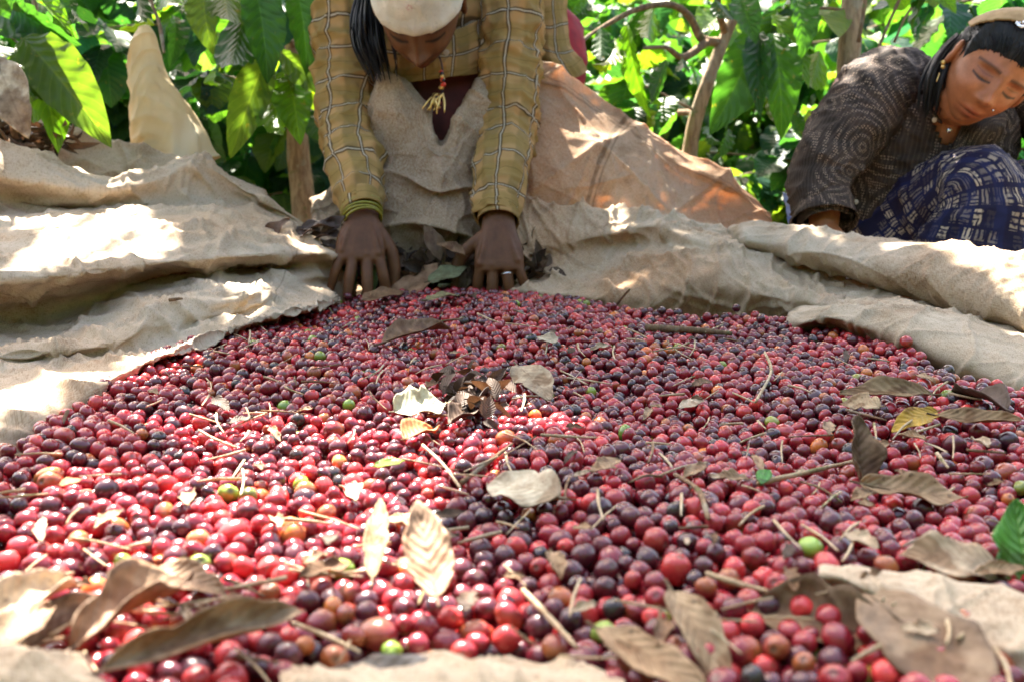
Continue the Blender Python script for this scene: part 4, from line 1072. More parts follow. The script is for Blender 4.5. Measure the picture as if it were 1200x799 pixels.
# cap
V, Q, U = shell(HM, .012, lambda n, p: p[:, 2] > .012 + .006 * n[:, 1], taper=lambda n, p: .010 + .004 * (n[:, 2]) + .003 * np.exp(-((p[:, 2] - .03) / .008) ** 2), noise_=.002)
capo = obj('cap', mk_mesh('cap', V, Q, U), M['cap'], person); md = capo.modifiers.new('Solidify', 'SOLIDIFY'); md.thickness = .003; md.offset = 1
# hanging hair
g = Geo()
for k in range(90):
    a = np.array([rng.normal(0, 9), rng.normal(0, 1.0)])
    tip = 70 + 30 * rng.random()
    pts = [P(434 + a[0] * .5, -25, 2.02 + rng.normal(0, .012)), P(432 + a[0] * 1.1, 20, 1.99 + rng.normal(0, .015)), P(436 + a[0] * 1.2, 55, 1.975 + rng.normal(0, .015)), P(447 + a[0] * .9, tip, 1.97 + rng.normal(0, .01))]
    V, Q, U = tube_geo(pts, [.0026, .0030, .0024, .0005], 6, 16); g.add(V, Q, U)
obj('hair', g.mesh('hair'), M['hair'], person)
# shirt: torso, with sleeves and cuffs
pl = M['plaid']
sh = garment('shirt', [P(505, -60, 2.10), P(508, -25, 2.16), P(510, 15, 2.20), P(535, 40, 2.36), P(566, 40, 2.52), P(590, 50, 2.66)],
             [(.09, .06), (.185, .09), (.175, .12), (.17, .14), (.175, .15), (.185, .155)], pl, person, 72, 120, .008, 2.0, back=(0, 1, 0.6))
garment('sleeve', [SL + np.array([.02, .03, .03]), P(404, 8, 2.12), P(404, 70, 2.10), P(404, 130, 2.06), P(410, 165, 2.02), P(417, 200, 1.945), P(424, 246, 1.875)],
        [.066, .066, .061, .058, .054, .050, .037], pl, sh, 72, 170, .011, 5.0)
garment('sleeve', [SR + np.array([-.02, .03, .03]), P(600, 8, 2.11), P(598, 70, 2.09), P(596, 130, 2.05), P(592, 165, 2.02), P(588, 200, 1.95), P(584, 258, 1.875)],
        [.068, .068, .064, .062, .058, .052, .038], pl, sh, 72, 170, .011, 9.0)
for (p0, p1) in ((P(421, 232, 1.89), P(425, 249, 1.872)), (P(584.5, 236, 1.895), P(584, 260, 1.872))):
    garment('cuff', [p0, (p0 + p1) / 2, p1], [.040, .0405, .0395], pl, sh, 40, 14, .0012, 3.0)
# front panel of the shirt hanging between the arms
cloth('shirt_front', [R([436, 460, 480, 505, 530, 552, 570], [30, 34, 38, 40, 36, 28, 20], [2.12, 2.09, 2.07, 2.06, 2.07, 2.09, 2.12]),
                      R([440, 462, 482, 506, 530, 552, 572], [60, 64, 66, 68, 66, 60, 52], [2.10, 2.07, 2.06, 2.05, 2.06, 2.08, 2.11]),
                      R([444, 464, 484, 508, 530, 552, 574], [90, 97, 96, 93, 90, 88, 84], [2.10, 2.08, 2.07, 2.06, 2.06, 2.08, 2.11])], 70, 50, pl, sh, amp=.006, freq=16, seed=40)
# shirt tail that hangs beside the hip
cloth('shirt_tail', [R([622, 640, 654, 664], [-30, -30, -30, -30], [2.30, 2.30, 2.31, 2.33]), R([624, 641, 655, 665], [20, 20, 18, 18], [2.29, 2.28, 2.29, 2.32]),
                     R([627, 643, 658, 668], [50, 56, 56, 54], [2.28, 2.26, 2.27, 2.30]), R([630, 650, 668, 682], [64, 76, 80, 72], [2.27, 2.24, 2.25, 2.28]), R([634, 656, 674, 688], [74, 88, 92, 84], [2.27, 2.24, 2.25, 2.28])],
      50, 60, pl, sh, amp=.003, freq=16, seed=44)
# maroon top and red skirt
V, Q = capsule_chain([P(508, 60, 2.28), P(512, 110, 2.20), P(516, 160, 2.20), P(516, 215, 2.25)], [(.13, .07), (.16, .09), (.19, .11), (.19, .12)], 40, 10)
obj('dress', mk_mesh('dress', V + 0.004 * fbm(V * 20, 2)[:, None], Q), M['maroon'], person)
garment('skirt', [P(592, 40, 2.46), P(592, 75, 2.42), P(580, 110, 2.42), P(560, 200, 2.42), P(560, 330, 2.42)], [(.19, .14), (.20, .15), (.20, .16), (.19, .16), (.18, .16)], M['red'], person, 60, 60, .006, 4.0)
# bangles, ring, pendant, button
ax = nrm(P(427, 262, 1.905) - P(420, 225, 1.945))
for k in range(5):
    V, Q = ring_geo(P(423.6 + k * .5, 244 + k * 3.6, 1.877 - k * .0035), ax + rng.normal(0, .05, 3), .0385 - k * .0008, .0024)
    obj('bangle', mk_mesh('bangle', V, Q), M['bangle'], person)
V, Q = ring_geo(fr_[2][0] * .55 + fr_[2][1] * .45, fr_[2][1] - fr_[2][0], .0098, .0022, 20, 8); obj('ring', mk_mesh('ring', V, Q), M['silver'], person)
g = Geo(); V, Q, U = tube_geo([P(500, 40, 2.03), P(516, 70, 2.02), P(519, 96, 2.01), P(517, 118, 2.0)], [.0018] * 4, 6, 20); g.add(V, Q, U)
nk = obj('necklace', g.mesh('necklace'), M['bead_dark'], person)
for k in range(26):
    v = 84 + rng.random() * 50; wd = 2 + max(0, (v - 100) * .30); u = 518 - (v - 100) * .28 * (v > 100) + rng.uniform(-wd, wd)
    V, Q = ball_geo(P(u, v, 1.995 + rng.normal(0, .004)), rng.uniform(.003, .0055))
    obj('bead', mk_mesh('bead', V, Q), M[('gold', 'bead_dark', 'gold', 'bead_red')[k % 4] if k != 3 else 'bead_red'], nk)
for k in range(9):
    a = P(510 + rng.uniform(-4, 10), 110, 1.995); b = P(500 + rng.uniform(-6, 22), 118 + rng.uniform(6, 16), 1.985)
    V, Q, U = tube_geo([a, (a + b) / 2 + rng.normal(0, .003, 3), b], [.002, .0028, .0012], 6, 8); obj('pendant', mk_mesh('pendant', V, Q, U), M['gold'], nk)
V, Q = ball_geo((0, 0, 0), 1, 8, 16); V = V * [.0065, .002, .0065]
obj('button', mk_mesh('button', V + P(523, 62, 2.035), Q), M['button'], sh)

# ---- the squatting woman ------------------------------------------------
person2 = thing('person', 'young woman in dark dotted shirt and navy patterned skirt squatting at the right, head bowed', 'person', P(1120, 300, 2.05))
def rot2(v, a): return np.array([v[0] * math.cos(a) + v[1] * math.sin(a), -v[0] * math.sin(a) + v[1] * math.cos(a), v[2]])
pa, ya, ra = math.radians(32), math.radians(5), math.radians(32)
def face_dir(v):                                # camera axes: right, up, towards camera
    v = np.array([v[0], v[1] * math.cos(pa) - v[2] * math.sin(pa), v[1] * math.sin(pa) + v[2] * math.cos(pa)])
    v = np.array([v[0] * math.cos(ya) + v[2] * math.sin(ya), v[1], -v[0] * math.sin(ya) + v[2] * math.cos(ya)])
    v = rot2(v, ra)
    return RC * v[0] + UC * v[1] + TC * v[2]
Yh, Zh = face_dir((0, 0, 1)), face_dir((0, 1, 0)); Xh = np.cross(Yh, Zh)
HM2 = frame_mat(Xh, Yh, Zh, P(1160, 86, 1.86)); HM2[:3, 0] *= .97; HM2[:3, 1] *= .90; HM2[:3, 2] *= .89
g = Geo(); g.add(xf(HM2, head_fn(n_)), grid_quads(150, 190, True)); add_ears(g, HM2)
S1, S2 = P(1012, 108, 2.02), P(1215, 95, 2.10)
E1, W1 = P(966, 205, 1.95), P(966, 262, 1.90)
N2 = P(1112, 118, 1.98)
g.add(*capsule_chain([HM2[:3, 3] - Zh * .06 - Yh * .012, N2, P(1105, 150, 2.02)], [.054, .056, .075]))
g.add(*capsule_chain([P(1105, 135, 2.06), P(1085, 190, 2.10), P(1075, 250, 2.2), P(1080, 300, 2.25)], [(.15, .075), (.155, .095), (.14, .10), (.15, .12)], 20))
g.add(*capsule_chain([P(1090, 118, 2.06), S1, (S1 + E1) / 2, E1, W1], [.06, .058, .048, .040, .028], 16))
E2, W2 = P(1262, 190, 1.98), P(1235, 275, 1.86)
g.add(*capsule_chain([P(1130, 118, 2.06), S2, (S2 + E2) / 2, E2, W2], [.06, .056, .046, .038, .026], 16))
K1, K2 = P(1155, 185, 1.86), P(1235, 190, 1.90)
for kn, an in ((K1, P(1120, 345, 1.92)), (K2, P(1230, 345, 1.95))):
    g.add(*capsule_chain([P(1085, 310, 2.25), kn + FWD * .03 - UPV * .03, an, an - FWD * .12 - RGT * .05], [.07, .045, .036, .033], 16))
h1_ = make_hand(g, W1, nrm(P(958, 305, 1.85) - W1), -RGT * .6 + TC * .7 + UPV * .2, -1, [(.3, .4, .3)] * 4, .15, .95, (.5, .8, -.3))
h2_ = make_hand(g, W2, nrm(P(1215, 320, 1.78) - W2), TC * .7 + UPV * .4, 1, [(.3, .4, .3)] * 4, .15, .95, (.5, .8, -.3))
def colB(co):
    L = (co - HM2[:3, 3]) @ np.linalg.inv(HM2[:3, :3]).T
    return head_colour(L)
fuse('body', g, 0.0021, M['skin_brown'], person2, 2, colB)
# hair drawn back, with band and clip
def hk(n, p):
    az = np.abs(np.arctan2(n[:, 0], n[:, 1]))
    thr = np.interp(az, [0, .45, .8, 1.05, 1.25, 1.42, 1.6, 1.85, 2.1, 2.6, 3.15], [.050, .049, .042, .028, .000, .012, .030, .022, -.025, -.06, -.065])
    return p[:, 2] - thr - .004 * fbm(n * 14, 2)
def ht(n, p): return np.clip(hk(n, p) * .42, -.003, .024)
V, Q, U = shell(HM2, .012, lambda n, p: hk(n, p) > -.004, 260, 340, taper=ht, noise_=.0016, combed=True)
hair = obj('hair', mk_mesh('hair', V, Q, U), M['hair'], person2)
lk = Geo()
for k in range(60):
    o_ = rng.normal(0, 1, 3) * [.008, .008, .004]
    V, Q, U = tube_geo([P(1128, 44, 1.90) + o_, P(1111, 64, 1.90) + o_ * 1.3, P(1098, 92, 1.90) + o_ * 1.5, P(1090, 118 + 18 * rng.random(), 1.91) + o_ * 1.2], [.0035, .0045, .0040, .0006], 5, 14); lk.add(V, Q, U)
obj('hair_lock', lk.mesh('hair_lock'), M['hair'], hair)
fh = Geo(); hc0 = lambda n, o_: xf(HM2, head_fn(np.array([n]))[0] + n * o_)
bun = HM2[:3, 3] - Yh * .108 - Zh * .03
V, Q = ball_geo((0, 0, 0), 1, 30, 40); V = V * [.05, .042, .046]; V = V * (1 + .06 * fbm(V * 60, 2)[:, None])
obj('hair_bun', mk_mesh('hair_bun', V + bun, Q, V[:, :2]), M['hair'], hair)
for k in range(120):                            # fine hair combed back from the hairline
    az = rng.uniform(-1.3, 1.3); n0 = np.array([[math.sin(az), math.cos(az), z_] for z_ in np.linspace(.2, .95, 40)]); n0 /= np.linalg.norm(n0, axis=1, keepdims=True)
    k0 = int(np.argmax(hk(n0, head_fn(n0)) > -.002 - .004 * rng.random()))
    m0 = n0[k0]; m1 = nrm(m0 + np.array([.05 * rng.normal() + .15 * np.sign(az) * abs(math.sin(az)), -.22, .14])); m2 = nrm(m0 + np.array([.1 * rng.normal() + .3 * math.sin(az), -.55, .2]))
    V, Q, U = tube_geo([hc0(m0, .0006), hc0(m1, .008 + .004 * rng.random()), hc0(m2, .013)], [.0005, .0012, .0008], 4, 10)
    fh.add(V, Q, U)
obj('hairline', fh.mesh('hairline'), M['hair'], hair)
for k in range(26):                             # loose strands at the nape and temple
    s0 = xf(HM2, head_fn(np.array([nrm([1, -.25 + .2 * rng.normal(), .15 + .25 * rng.random()])]))[0] * 1.03)
    q = s0 + np.array([rng.normal(-.012, .008), rng.normal(.02, .01), -.03 - .06 * rng.random()])
    V, Q, U = tube_geo([s0, (s0 + q) / 2 + rng.normal(0, .006, 3), q], [.0011, .0009, .0004], 4, 10)
    obj('hair_strand', mk_mesh('hair_strand', V, Q, U), M['hair'], hair)
V, Q, U = shell(HM2, .02, lambda n, p: (n[:, 2] > .35) & (n[:, 1] - .85 * n[:, 2] < -.20) , 120, 150, taper=lambda n, p: .029 + 0 * n[:, 0], noise_=.002)
bo = obj('headband', mk_mesh('headband', V, Q, U), M['headband'], person2); md = bo.modifiers.new('Solidify', 'SOLIDIFY'); md.thickness = .003; md.offset = 1
hc = lambda n, o_: xf(HM2, head_fn(np.array([nrm(n)]))[0] + nrm(n) * o_)
V, Q, U = tube_geo([hc((.40, .45, .80), .024), hc((.22, .45, .87), .029), hc((.05, .30, .95), .033)], [.0035, .0035, .0022], 8, 14)
cl = obj('hair_clip', mk_mesh('hair_clip', V, Q, U), M['silver'], person2)
V, Q, U = tube_geo([hc((.43, .45, .78), .026), hc((.34, .55, .77), .027), hc((.24, .52, .82), .030)], [.003, .003, .002], 8, 14)
obj('clip_arm', mk_mesh('clip_arm', V, Q, U), M['silver'], cl)
ear = xf(HM2, np.array([.084, -.004, -.036]))
for q, r in ((0, .0052), (1, .0042)):
    V, Q = ball_geo(ear + UC * -.008 * q + TC * .002, r); obj('earring', mk_mesh('earring', V, Q), M['gold'], person2)
V, Q, U = tube_geo([ear - UC * .022 - RC * .01 + TC * .01, ear - UC * .038 - RC * .016 + TC * .01], [.0012, .0012], 6, 6); obj('earring', mk_mesh('earring', V, Q, U), M['gold'], person2)
V, Q = ball_geo(xf(HM2, np.array([-.0195, .110, -.043])), .0018); obj('nose_stud', mk_mesh('nose_stud', V, Q), M['silver'], person2)
# shirt
dt = M['dotted']
sh2 = garment('shirt', [P(1108, 92, 2.04), P(1100, 120, 2.06), P(1088, 165, 2.07), P(1075, 215, 2.10), P(1065, 262, 2.14), P(1060, 320, 2.2)],
              [(.075, .062), (.175, .095), (.185, .115), (.18, .125), (.19, .14), (.20, .15)], dt, person2, 140, 240, .009, 12.0, back=(0, 1, .2), cut=[(1086, 80), (1135, 80), (1135, 150), (1108, 170), (1098, 148), (1090, 120)])
garment('sleeve', [P(1064, 92, 2.06), P(1028, 110, 2.02), P(999, 148, 1.98), P(971, 188, 1.945), P(962, 213, 1.93), P(962, 235, 1.91), P(967, 262, 1.89)],
        [.070, .080, .076, .066, .058, .053, .046], dt, sh2, 64, 150, .010, 15.0, back=(.2, 1, 0))
garment('cuff', [P(962, 228, 1.915), P(965, 246, 1.90), P(967, 262, 1.885)], [.052, .056, .062], dt, sh2, 48, 24, .005, 19.0)
garment('sleeve', [P(1150, 90, 2.10), P(1205, 100, 2.08), P(1240, 140, 2.02), P(1264, 190, 1.96), P(1262, 235, 1.92), P(1238, 278, 1.88)],
        [.07, .078, .072, .062, .055, .045], dt, sh2, 56, 120, .009, 17.0)
# collar wings and placket
cloth('collar', [R([1090, 1098, 1106], [84, 90, 98], [1.985, 1.965, 1.965]), R([1084, 1092, 1101], [110, 116, 124], [1.965, 1.945, 1.945]), R([1086, 1096, 1104], [138, 142, 146], [1.955, 1.935, 1.935])], 16, 30, dt, sh2, amp=.002, freq=20, seed=50)
cloth('collar', [R([1128, 1150, 1180], [146, 140, 134], [1.94, 1.94, 1.96]), R([1118, 1144, 1178], [168, 156, 148], [1.93, 1.92, 1.95]), R([1112, 1134, 1172], [190, 178, 166], [1.94, 1.93, 1.96])], 24, 24, dt, sh2, amp=.002, freq=20, seed=52)
V, Q = ball_geo((0, 0, 0), 1, 8, 16); V = V * [.0052, .0022, .0052]
for (u, v, d) in ((1076, 215, 1.955), (1003, 237, 1.945), (1095, 190, 1.95), (1095, 141, 1.925)):
    obj('button', mk_mesh('button', V + P(u, v, d), Q), M['button'], sh2)
# necklace with pendant
gg = Geo(); V, Q, U = tube_geo([P(1101, 106, 1.945), P(1105, 124, 1.935), P(1114, 142, 1.925), P(1128, 136, 1.925)], [.0018] * 4, 6, 30); gg.add(V, Q, U)
nk2 = obj('necklace', gg.mesh('necklace'), M['silver'], person2)
V, Q = ball_geo(P(1112, 153, 1.918), .0052); obj('pendant', mk_mesh('pendant', V, Q), M['silver'], nk2)
# skirt over the raised knees
sk = M['skirt']
skirt = garment('skirt', [P(985, 345, 2.16), P(1025, 305, 2.10), P(1075, 262, 2.03), P(1115, 232, 1.95), P(1146, 222, 1.885), P(1154, 250, 1.865), P(1146, 295, 1.87), P(1134, 350, 1.88)],
                [(.10, .07), (.11, .08), (.10, .082), (.088, .078), (.080, .072), (.088, .07), (.11, .075), (.13, .09)], sk, person2, 72, 150, .009, 22.0, fr=(22, 22, 22), back=(.3, 1, -.3))
garment('skirt_fold', [P(1100, 310, 2.10), P(1150, 265, 2.06), P(1200, 235, 2.0), P(1225, 230, 1.94), P(1232, 270, 1.92), P(1228, 350, 1.92)],
        [(.09, .08), (.09, .08), (.085, .078), (.075, .07), (.09, .075), (.12, .085)], sk, skirt, 64, 110, .009, 26.0, fr=(22, 22, 22))
cloth('underskirt', [R([918, 930, 944, 960], [226, 230, 236, 240], [2.08, 2.05, 2.04, 2.05]), R([921, 934, 948, 962], [248, 252, 256, 258], [2.07, 2.03, 2.02, 2.04]), R([926, 938, 950, 964], [285, 285, 285, 285], [2.06, 2.02, 2.02, 2.04])],
      30, 30, M['blue'], person2, amp=.006, freq=18, seed=60)

# ------------------------------------------------------------------ the heap of coffee cherries
EDGE = [(-60, 600), (0, 556), (60, 515), (130, 468), (190, 428), (250, 394), (340, 364), (400, 352), (430, 348), (470, 340), (540, 336), (620, 342), (650, 350), (700, 362), (780, 371), (870, 376),
        (960, 381), (1040, 408), (1100, 440), (1200, 468), (1300, 500)]
poly = [G(u, v, .034)[:2] for u, v in EDGE] + [np.array([.62, .42]), np.array([.42, .36]), np.array([-.42, .36]), np.array([-.52, .5])]
poly = np.array(poly)
def inside(p, pl):
    x, y = p; c = False; j = len(pl) - 1
    for i in range(len(pl)):
        if (pl[i][1] > y) != (pl[j][1] > y) and x < (pl[j][0] - pl[i][0]) * (y - pl[i][1]) / (pl[j][1] - pl[i][1]) + pl[i][0]: c = not c
        j = i
    return c
HEM = [np.array([G(u, v, .03)[:2] for u, v in q]) for q in
       ([(350, 785), (420, 776), (500, 764), (560, 762), (620, 768), (690, 782), (720, 806), (740, 950), (300, 950)],
        [(985, 668), (1040, 672), (1100, 684), (1200, 715), (1330, 760), (1400, 900), (1230, 900), (1120, 780), (1040, 710)], [(-150, 760), (60, 766), (110, 790), (140, 950), (-150, 950)])]
cell = 0.017; gridc = {}
CH = []
def base_h(x, y): return 0.004 + 0.010 * math.sin(x * 5.1 + 1) * math.sin(y * 4.3) + 0.006 * math.sin(x * 13 + y * 9)
def near(x, y):
    i, j = int(math.floor(x / cell)), int(math.floor(y / cell))
    for a in (i - 1, i, i + 1):
        for b in (j - 1, j, j + 1):
            yield from gridc.get((a, b), ())
def rest(x, y, r):
    z = base_h(x, y) + r
    for k in near(x, y):
        q = CH[k]; dx, dy = q[0] - x, q[1] - y; d2 = dx * dx + dy * dy; s_ = (r + q[3]) * 0.97
        if d2 < s_ * s_: z = max(z, q[2] + math.sqrt(s_ * s_ - d2))
    return z
mn, mx = poly.min(0), poly.max(0); tries = 0
pr = random.Random(5)
while len(CH) < 27500 and tries < 82000:
    tries += 1
    x, y = pr.uniform(mn[0], mx[0]), pr.uniform(mn[1], mx[1])
    if not inside((x, y), poly) or any(inside((x, y), h) for h in HEM): continue
    if abs(x) > 0.68 * y + .08: continue
    r = min(.0100, max(.0052, pr.gauss(.0073, .0010)))
    best = (rest(x, y, r), x, y)
    for k in range(5):
        x2, y2 = best[1] + pr.gauss(0, r * .7), best[2] + pr.gauss(0, r * .7)
        z2 = rest(x2, y2, r)
        if z2 < best[0]: best = (z2, x2, y2)
    z, x, y = best
    lim = base_h(x, y) + .036
    if z > lim: continue
    gridc.setdefault((int(math.floor(x / cell)), int(math.floor(y / cell))), []).append(len(CH)); CH.append((x, y, z, r))
# a few strays on the cloth just outside the edge
for k in range(60):
    u = pr.uniform(20, 1180); v = np.interp(u, [e[0] for e in EDGE], [e[1] for e in EDGE]) + pr.uniform(-6, 14)
    p = G(u, v, .03); r = pr.uniform(.006, .008); z = rest(p[0], p[1], r)
    if z < .05: CH.append((p[0], p[1], z + .004, r))
CH = np.array(CH); N = len(CH)

def cherry_shape(nr, nc, el, sq):
    n = head_grid(nr, nc); p = n.copy()
    p[:, 2] *= el
    t = np.clip((n[:, 2] - .90) / .10, 0, 1); p[:, 2] -= .13 * t ** 1.5            # navel
    t2 = np.clip((-n[:, 2] - .92) / .08, 0, 1); p[:, 2] += .08 * t2
    p[:, 0] *= 1 + sq; p[:, 1] *= 1 - sq
    p *= (1 + .045 * fbm(n * 1.5 + el * 9, 2) - .05 * np.clip(fbm(n * 2.3 + el * 31, 1) - .25, 0, 1) * 3)[:, None]
    tip = np.clip((n[:, 2] - .955) / .03, 0, 1) * 0.85 + .0; end = np.clip((-n[:, 2] - .975) / .02, 0, 1)
    return p, grid_quads(nr, nc, True), np.maximum(tip, end), n
SH_HI = [cherry_shape(15, 20, e, s_) for e, s_ in ((1.08, .03), (1.20, .06), (1.02, .03), (1.28, .05), (1.13, -.05))]
SH_LO = [cherry_shape(9, 11, e, s_) for e, s_ in ((1.08, .03), (1.20, .06), (1.03, .03), (1.26, .05))]
KINDS = [('ripe red', (.34, .014, .022), .36), ('crimson', (.23, .010, .019), .27), ('dark maroon', (.095, .008, .015), .17), ('deep purple', (.045, .008, .014), .04), ('bright scarlet', (.54, .032, .030), .13),
         ('orange', (.50, .13, .030), .022), ('green', (.20, .27, .035), .012), ('withered black', (.030, .018, .018), .012)]
KC = np.array([k[1] for k in KINDS]); KP = np.array([k[2] for k in KINDS]); KP = KP / KP.sum()
kind = rng.choice(len(KINDS), N, p=KP)
# broad patches where ripe or dark fruit prevails
pt = fbm(np.c_[CH[:, :2] * 3.5, np.zeros(N)], 2)
sw = rng.random(N)
kind = np.where((kind == 0) & (pt < -.1) & (sw < .5), 2, kind); kind = np.where((kind == 3) & (pt > .1) & (sw < .6), 0, kind)
def cherry_col(k, n, tipmask, nz):
    c = KC[k] * np.exp(rng.normal(0, .16)) * (1 + np.array([0, .25, .25]) * rng.random())
    c2 = c * np.array([.55, .6, .8]) if k < 5 else c * np.array([1.1, .8, .6]) + np.array([.06, -.0, 0]) * (k == 6)
    d = nrm(rng.normal(0, 1, 3)); m = np.clip(.5 + .9 * (n @ d), 0, 1)[:, None] * rng.uniform(0, .9)
    if k < 2 and rng.random() < .12: c2 = np.array([.45, .16, .04])
    cc = c * (1 - m) + c2 * m
    return cc * (1 - tipmask[:, None]) + np.array([.075, .045, .025]) * tipmask[:, None]
def rand_rot():
    q = rng.normal(0, 1, 4); q /= np.linalg.norm(q); a, b, c, d = q
    return np.array([[1 - 2 * (c * c + d * d), 2 * (b * c - a * d), 2 * (b * d + a * c)], [2 * (b * c + a * d), 1 - 2 * (b * b + d * d), 2 * (c * d - a * b)], [2 * (b * d - a * c), 2 * (c * d + a * b), 1 - 2 * (b * b + c * c)]])
# which fruit show largest: painter's count at half size
u_, v_, d_ = proj(CH[:, :3]); buf = -np.ones((400, 600), int)
for i in np.argsort(-d_):
    R_ = CH[i, 3] * F / d_[i] / 2; cx, cy = u_[i] / 2, v_[i] / 2
    x0, x1, y0, y1 = int(max(0, cx - R_)), int(min(599, cx + R_)) + 1, int(max(0, cy - R_)), int(min(399, cy + R_)) + 1
    if x1 <= x0 or y1 <= y0: continue
    yy, xx = np.ogrid[y0:y1, x0:x1]
    buf[y0:y1, x0:x1][(xx - cx) ** 2 + (yy - cy) ** 2 <= R_ * R_] = i
cnt = np.bincount(buf[buf >= 0], minlength=N)
single = set(np.argsort(-cnt)[:300].tolist())
# the rest of the heap: one mesh
g_V, g_Q, g_C, nn = [], [], [], 0
for i in range(N):
    if i in single: continue
    V, Q, tm, n = (SH_HI if d_[i] < .8 and cnt[i] > 0 else SH_LO)[i % 4]
    V = V @ rand_rot().T * CH[i, 3] + CH[i, :3]
    g_V.append(V); g_Q.append(Q + nn); nn += len(V); g_C.append(cherry_col(kind[i], n, tm, 0))
tag(obj('coffee_cherries', mk_mesh('coffee_cherries', np.vstack(g_V), np.vstack(g_Q), None, np.vstack(g_C)), M['cherry']),
    'heap of ripe red coffee cherries spread over the burlap', 'coffee cherries', kind='stuff')
# the 300 nearest as single fruit
protos = {}
for i in sorted(single):
    k = int(kind[i]); key = (k, i % 6)
    if key not in protos:
        V, Q, tm, n = SH_HI[i % 5]; protos[key] = mk_mesh('coffee_cherry', V, Q, None, cherry_col(k, n, tm, 0)); protos[key].materials.append(M['cherry'])
    o = obj('coffee_cherry', protos[key]); o.matrix_world = Matrix.LocRotScale(Vector(CH[i, :3]), Matrix(rand_rot().tolist()).to_quaternion(), Vector([CH[i, 3]] * 3))
    tag(o, KINDS[k][0] + ' coffee cherry at the near edge of the heap', 'coffee cherry', KINDS[k][0] + ' cherries along the near edge')

def heap_z(p, r=.02):
    d = np.hypot(CH[:, 0] - p[0], CH[:, 1] - p[1]); m = d < r
    return (CH[m, 2] + CH[m, 3]).max() if m.any() else .012

# ------------------------------------------------------------------ leaf litter
def dry_mesh(L, W, curl, droop, wave, seed, col, tears=True, jag=0.0):
    nl, nc = 26, 13
    t = np.linspace(0, 1, nl); s_ = np.linspace(-1, 1, nc)
    w = .5 * W * np.clip(np.sin(math.pi * t ** .85), 0, 1) ** .75; w[0] = .001; w[-1] = .0006
    r0 = np.random.default_rng(seed); ed = 1 + (.10 + jag) * np.interp(t * 9, range(10), r0.normal(0, 1, 10)); ed2 = 1 + (.10 + jag) * np.interp(t * 9, range(10), r0.normal(0, 1, 10))
    th = droop * (t - .2) * (1 + .4 * np.sin(t * 5 + seed))
    y = np.concatenate([[0], np.cumsum(np.cos(th[:-1]) * L / (nl - 1))]); z = -np.concatenate([[0], np.cumsum(np.sin(th[:-1]) * L / (nl - 1))])
    V = np.zeros((nl, nc, 3))
    for i in range(nl):
        ww = np.where(s_ < 0, w[i] * ed[i], w[i] * ed2[i]); a = curl * np.abs(s_) * (1 + .25 * math.sin(t[i] * 4 + seed)); R0 = 1.0
        x = ww * s_ * np.sinc(a / math.pi * .5 * 1.2); up = ww * np.abs(s_) * np.sin(a * .5) * 1.1
        up = up + wave * W * np.sin(t[i] * 11 + seed + (s_ > 0) * 2) * np.abs(s_) ** 2
        V[i, :, 0] = x; V[i, :, 1] = y[i] + up * math.sin(th[i]); V[i, :, 2] = z[i] + up * math.cos(th[i])
    f = V.reshape(-1, 3); f = f + np.c_[np.zeros((len(f), 2)), .05 * W * fbm(f / W * 4 + seed, 3)]
    U = np.stack(np.broadcast_arrays((.5 + .5 * s_)[None], t[:, None]), -1).reshape(-1, 2)
    c = np.array(col) * (1 + .35 * fbm(f / W * 2.2 + seed * 3, 2))[:, None]
    ct = fbm(f / W * 1.6 + seed * 7, 2)[:, None]; c = np.where(ct > .22, c * np.array([.62, .52, .45]), c)
    g = Geo(); g.add(f, grid_quads(nl, nc), U, np.clip(c, .01, .9))
    V2, Q2, U2 = tube_geo([(0, -L * .10, .001), (0, 0, 0), (0, y[nl // 3], z[nl // 3] - .0004)], [L * .008, L * .008, L * .004], 6, 10); g.add(V2, Q2, U2 * 0, np.array(col) * .6)
    return g

def place_leaf(label, u0, v0, u1, v1, w, col, lift0=.006, lift1=.006, d0=None, d1=None, curl=.6, droop=.3, wave=.06, roll=0.0, seed=None, jag=0.0, group=None, nm='dry_leaf', mat=None, cat='dry leaf'):
    """a leaf from stem (u0, v0) to tip (u1, v1); it lies on the heap unless depths are given"""
    a = P(u0, v0, d0) if d0 else G(u0, v0, .035); b = P(u1, v1, d1) if d1 else G(u1, v1, .035)
    if not d0: a = G(u0, v0, heap_z(a) + lift0)
    if not d1: b = G(u1, v1, heap_z(b) + lift1)
    L = np.linalg.norm(b - a); ax = (b - a) / L
    W = w * (proj(a)[2] + proj(b)[2]) / 2 / F
    up = np.array([0, 0, 1.0]) * .8 - FWD * (.45 + (abs(ax[2]) > .6) * 1.0)
    up = nrm(up - ax * (up @ ax)); sd = np.cross(ax, up)
    up, sd = up * math.cos(roll) + sd * math.sin(roll), sd * math.cos(roll) - up * math.sin(roll)
    sdn = int(rng.integers(0, 999)) if seed is None else seed
    g = dry_mesh(L, W, curl, droop, wave, sdn, col, jag=jag)
    o = obj(nm, g.mesh(nm), mat or M['dry'])
    m = Matrix.Identity(4)
    for r_ in range(3): m[r_][0], m[r_][1], m[r_][2], m[r_][3] = sd[r_], ax[r_], up[r_], a[r_]
    o.matrix_world = m
    md = o.modifiers.new('Solidify', 'SOLIDIFY'); md.thickness = .0006; md.offset = 0
    return tag(o, label, cat, group)

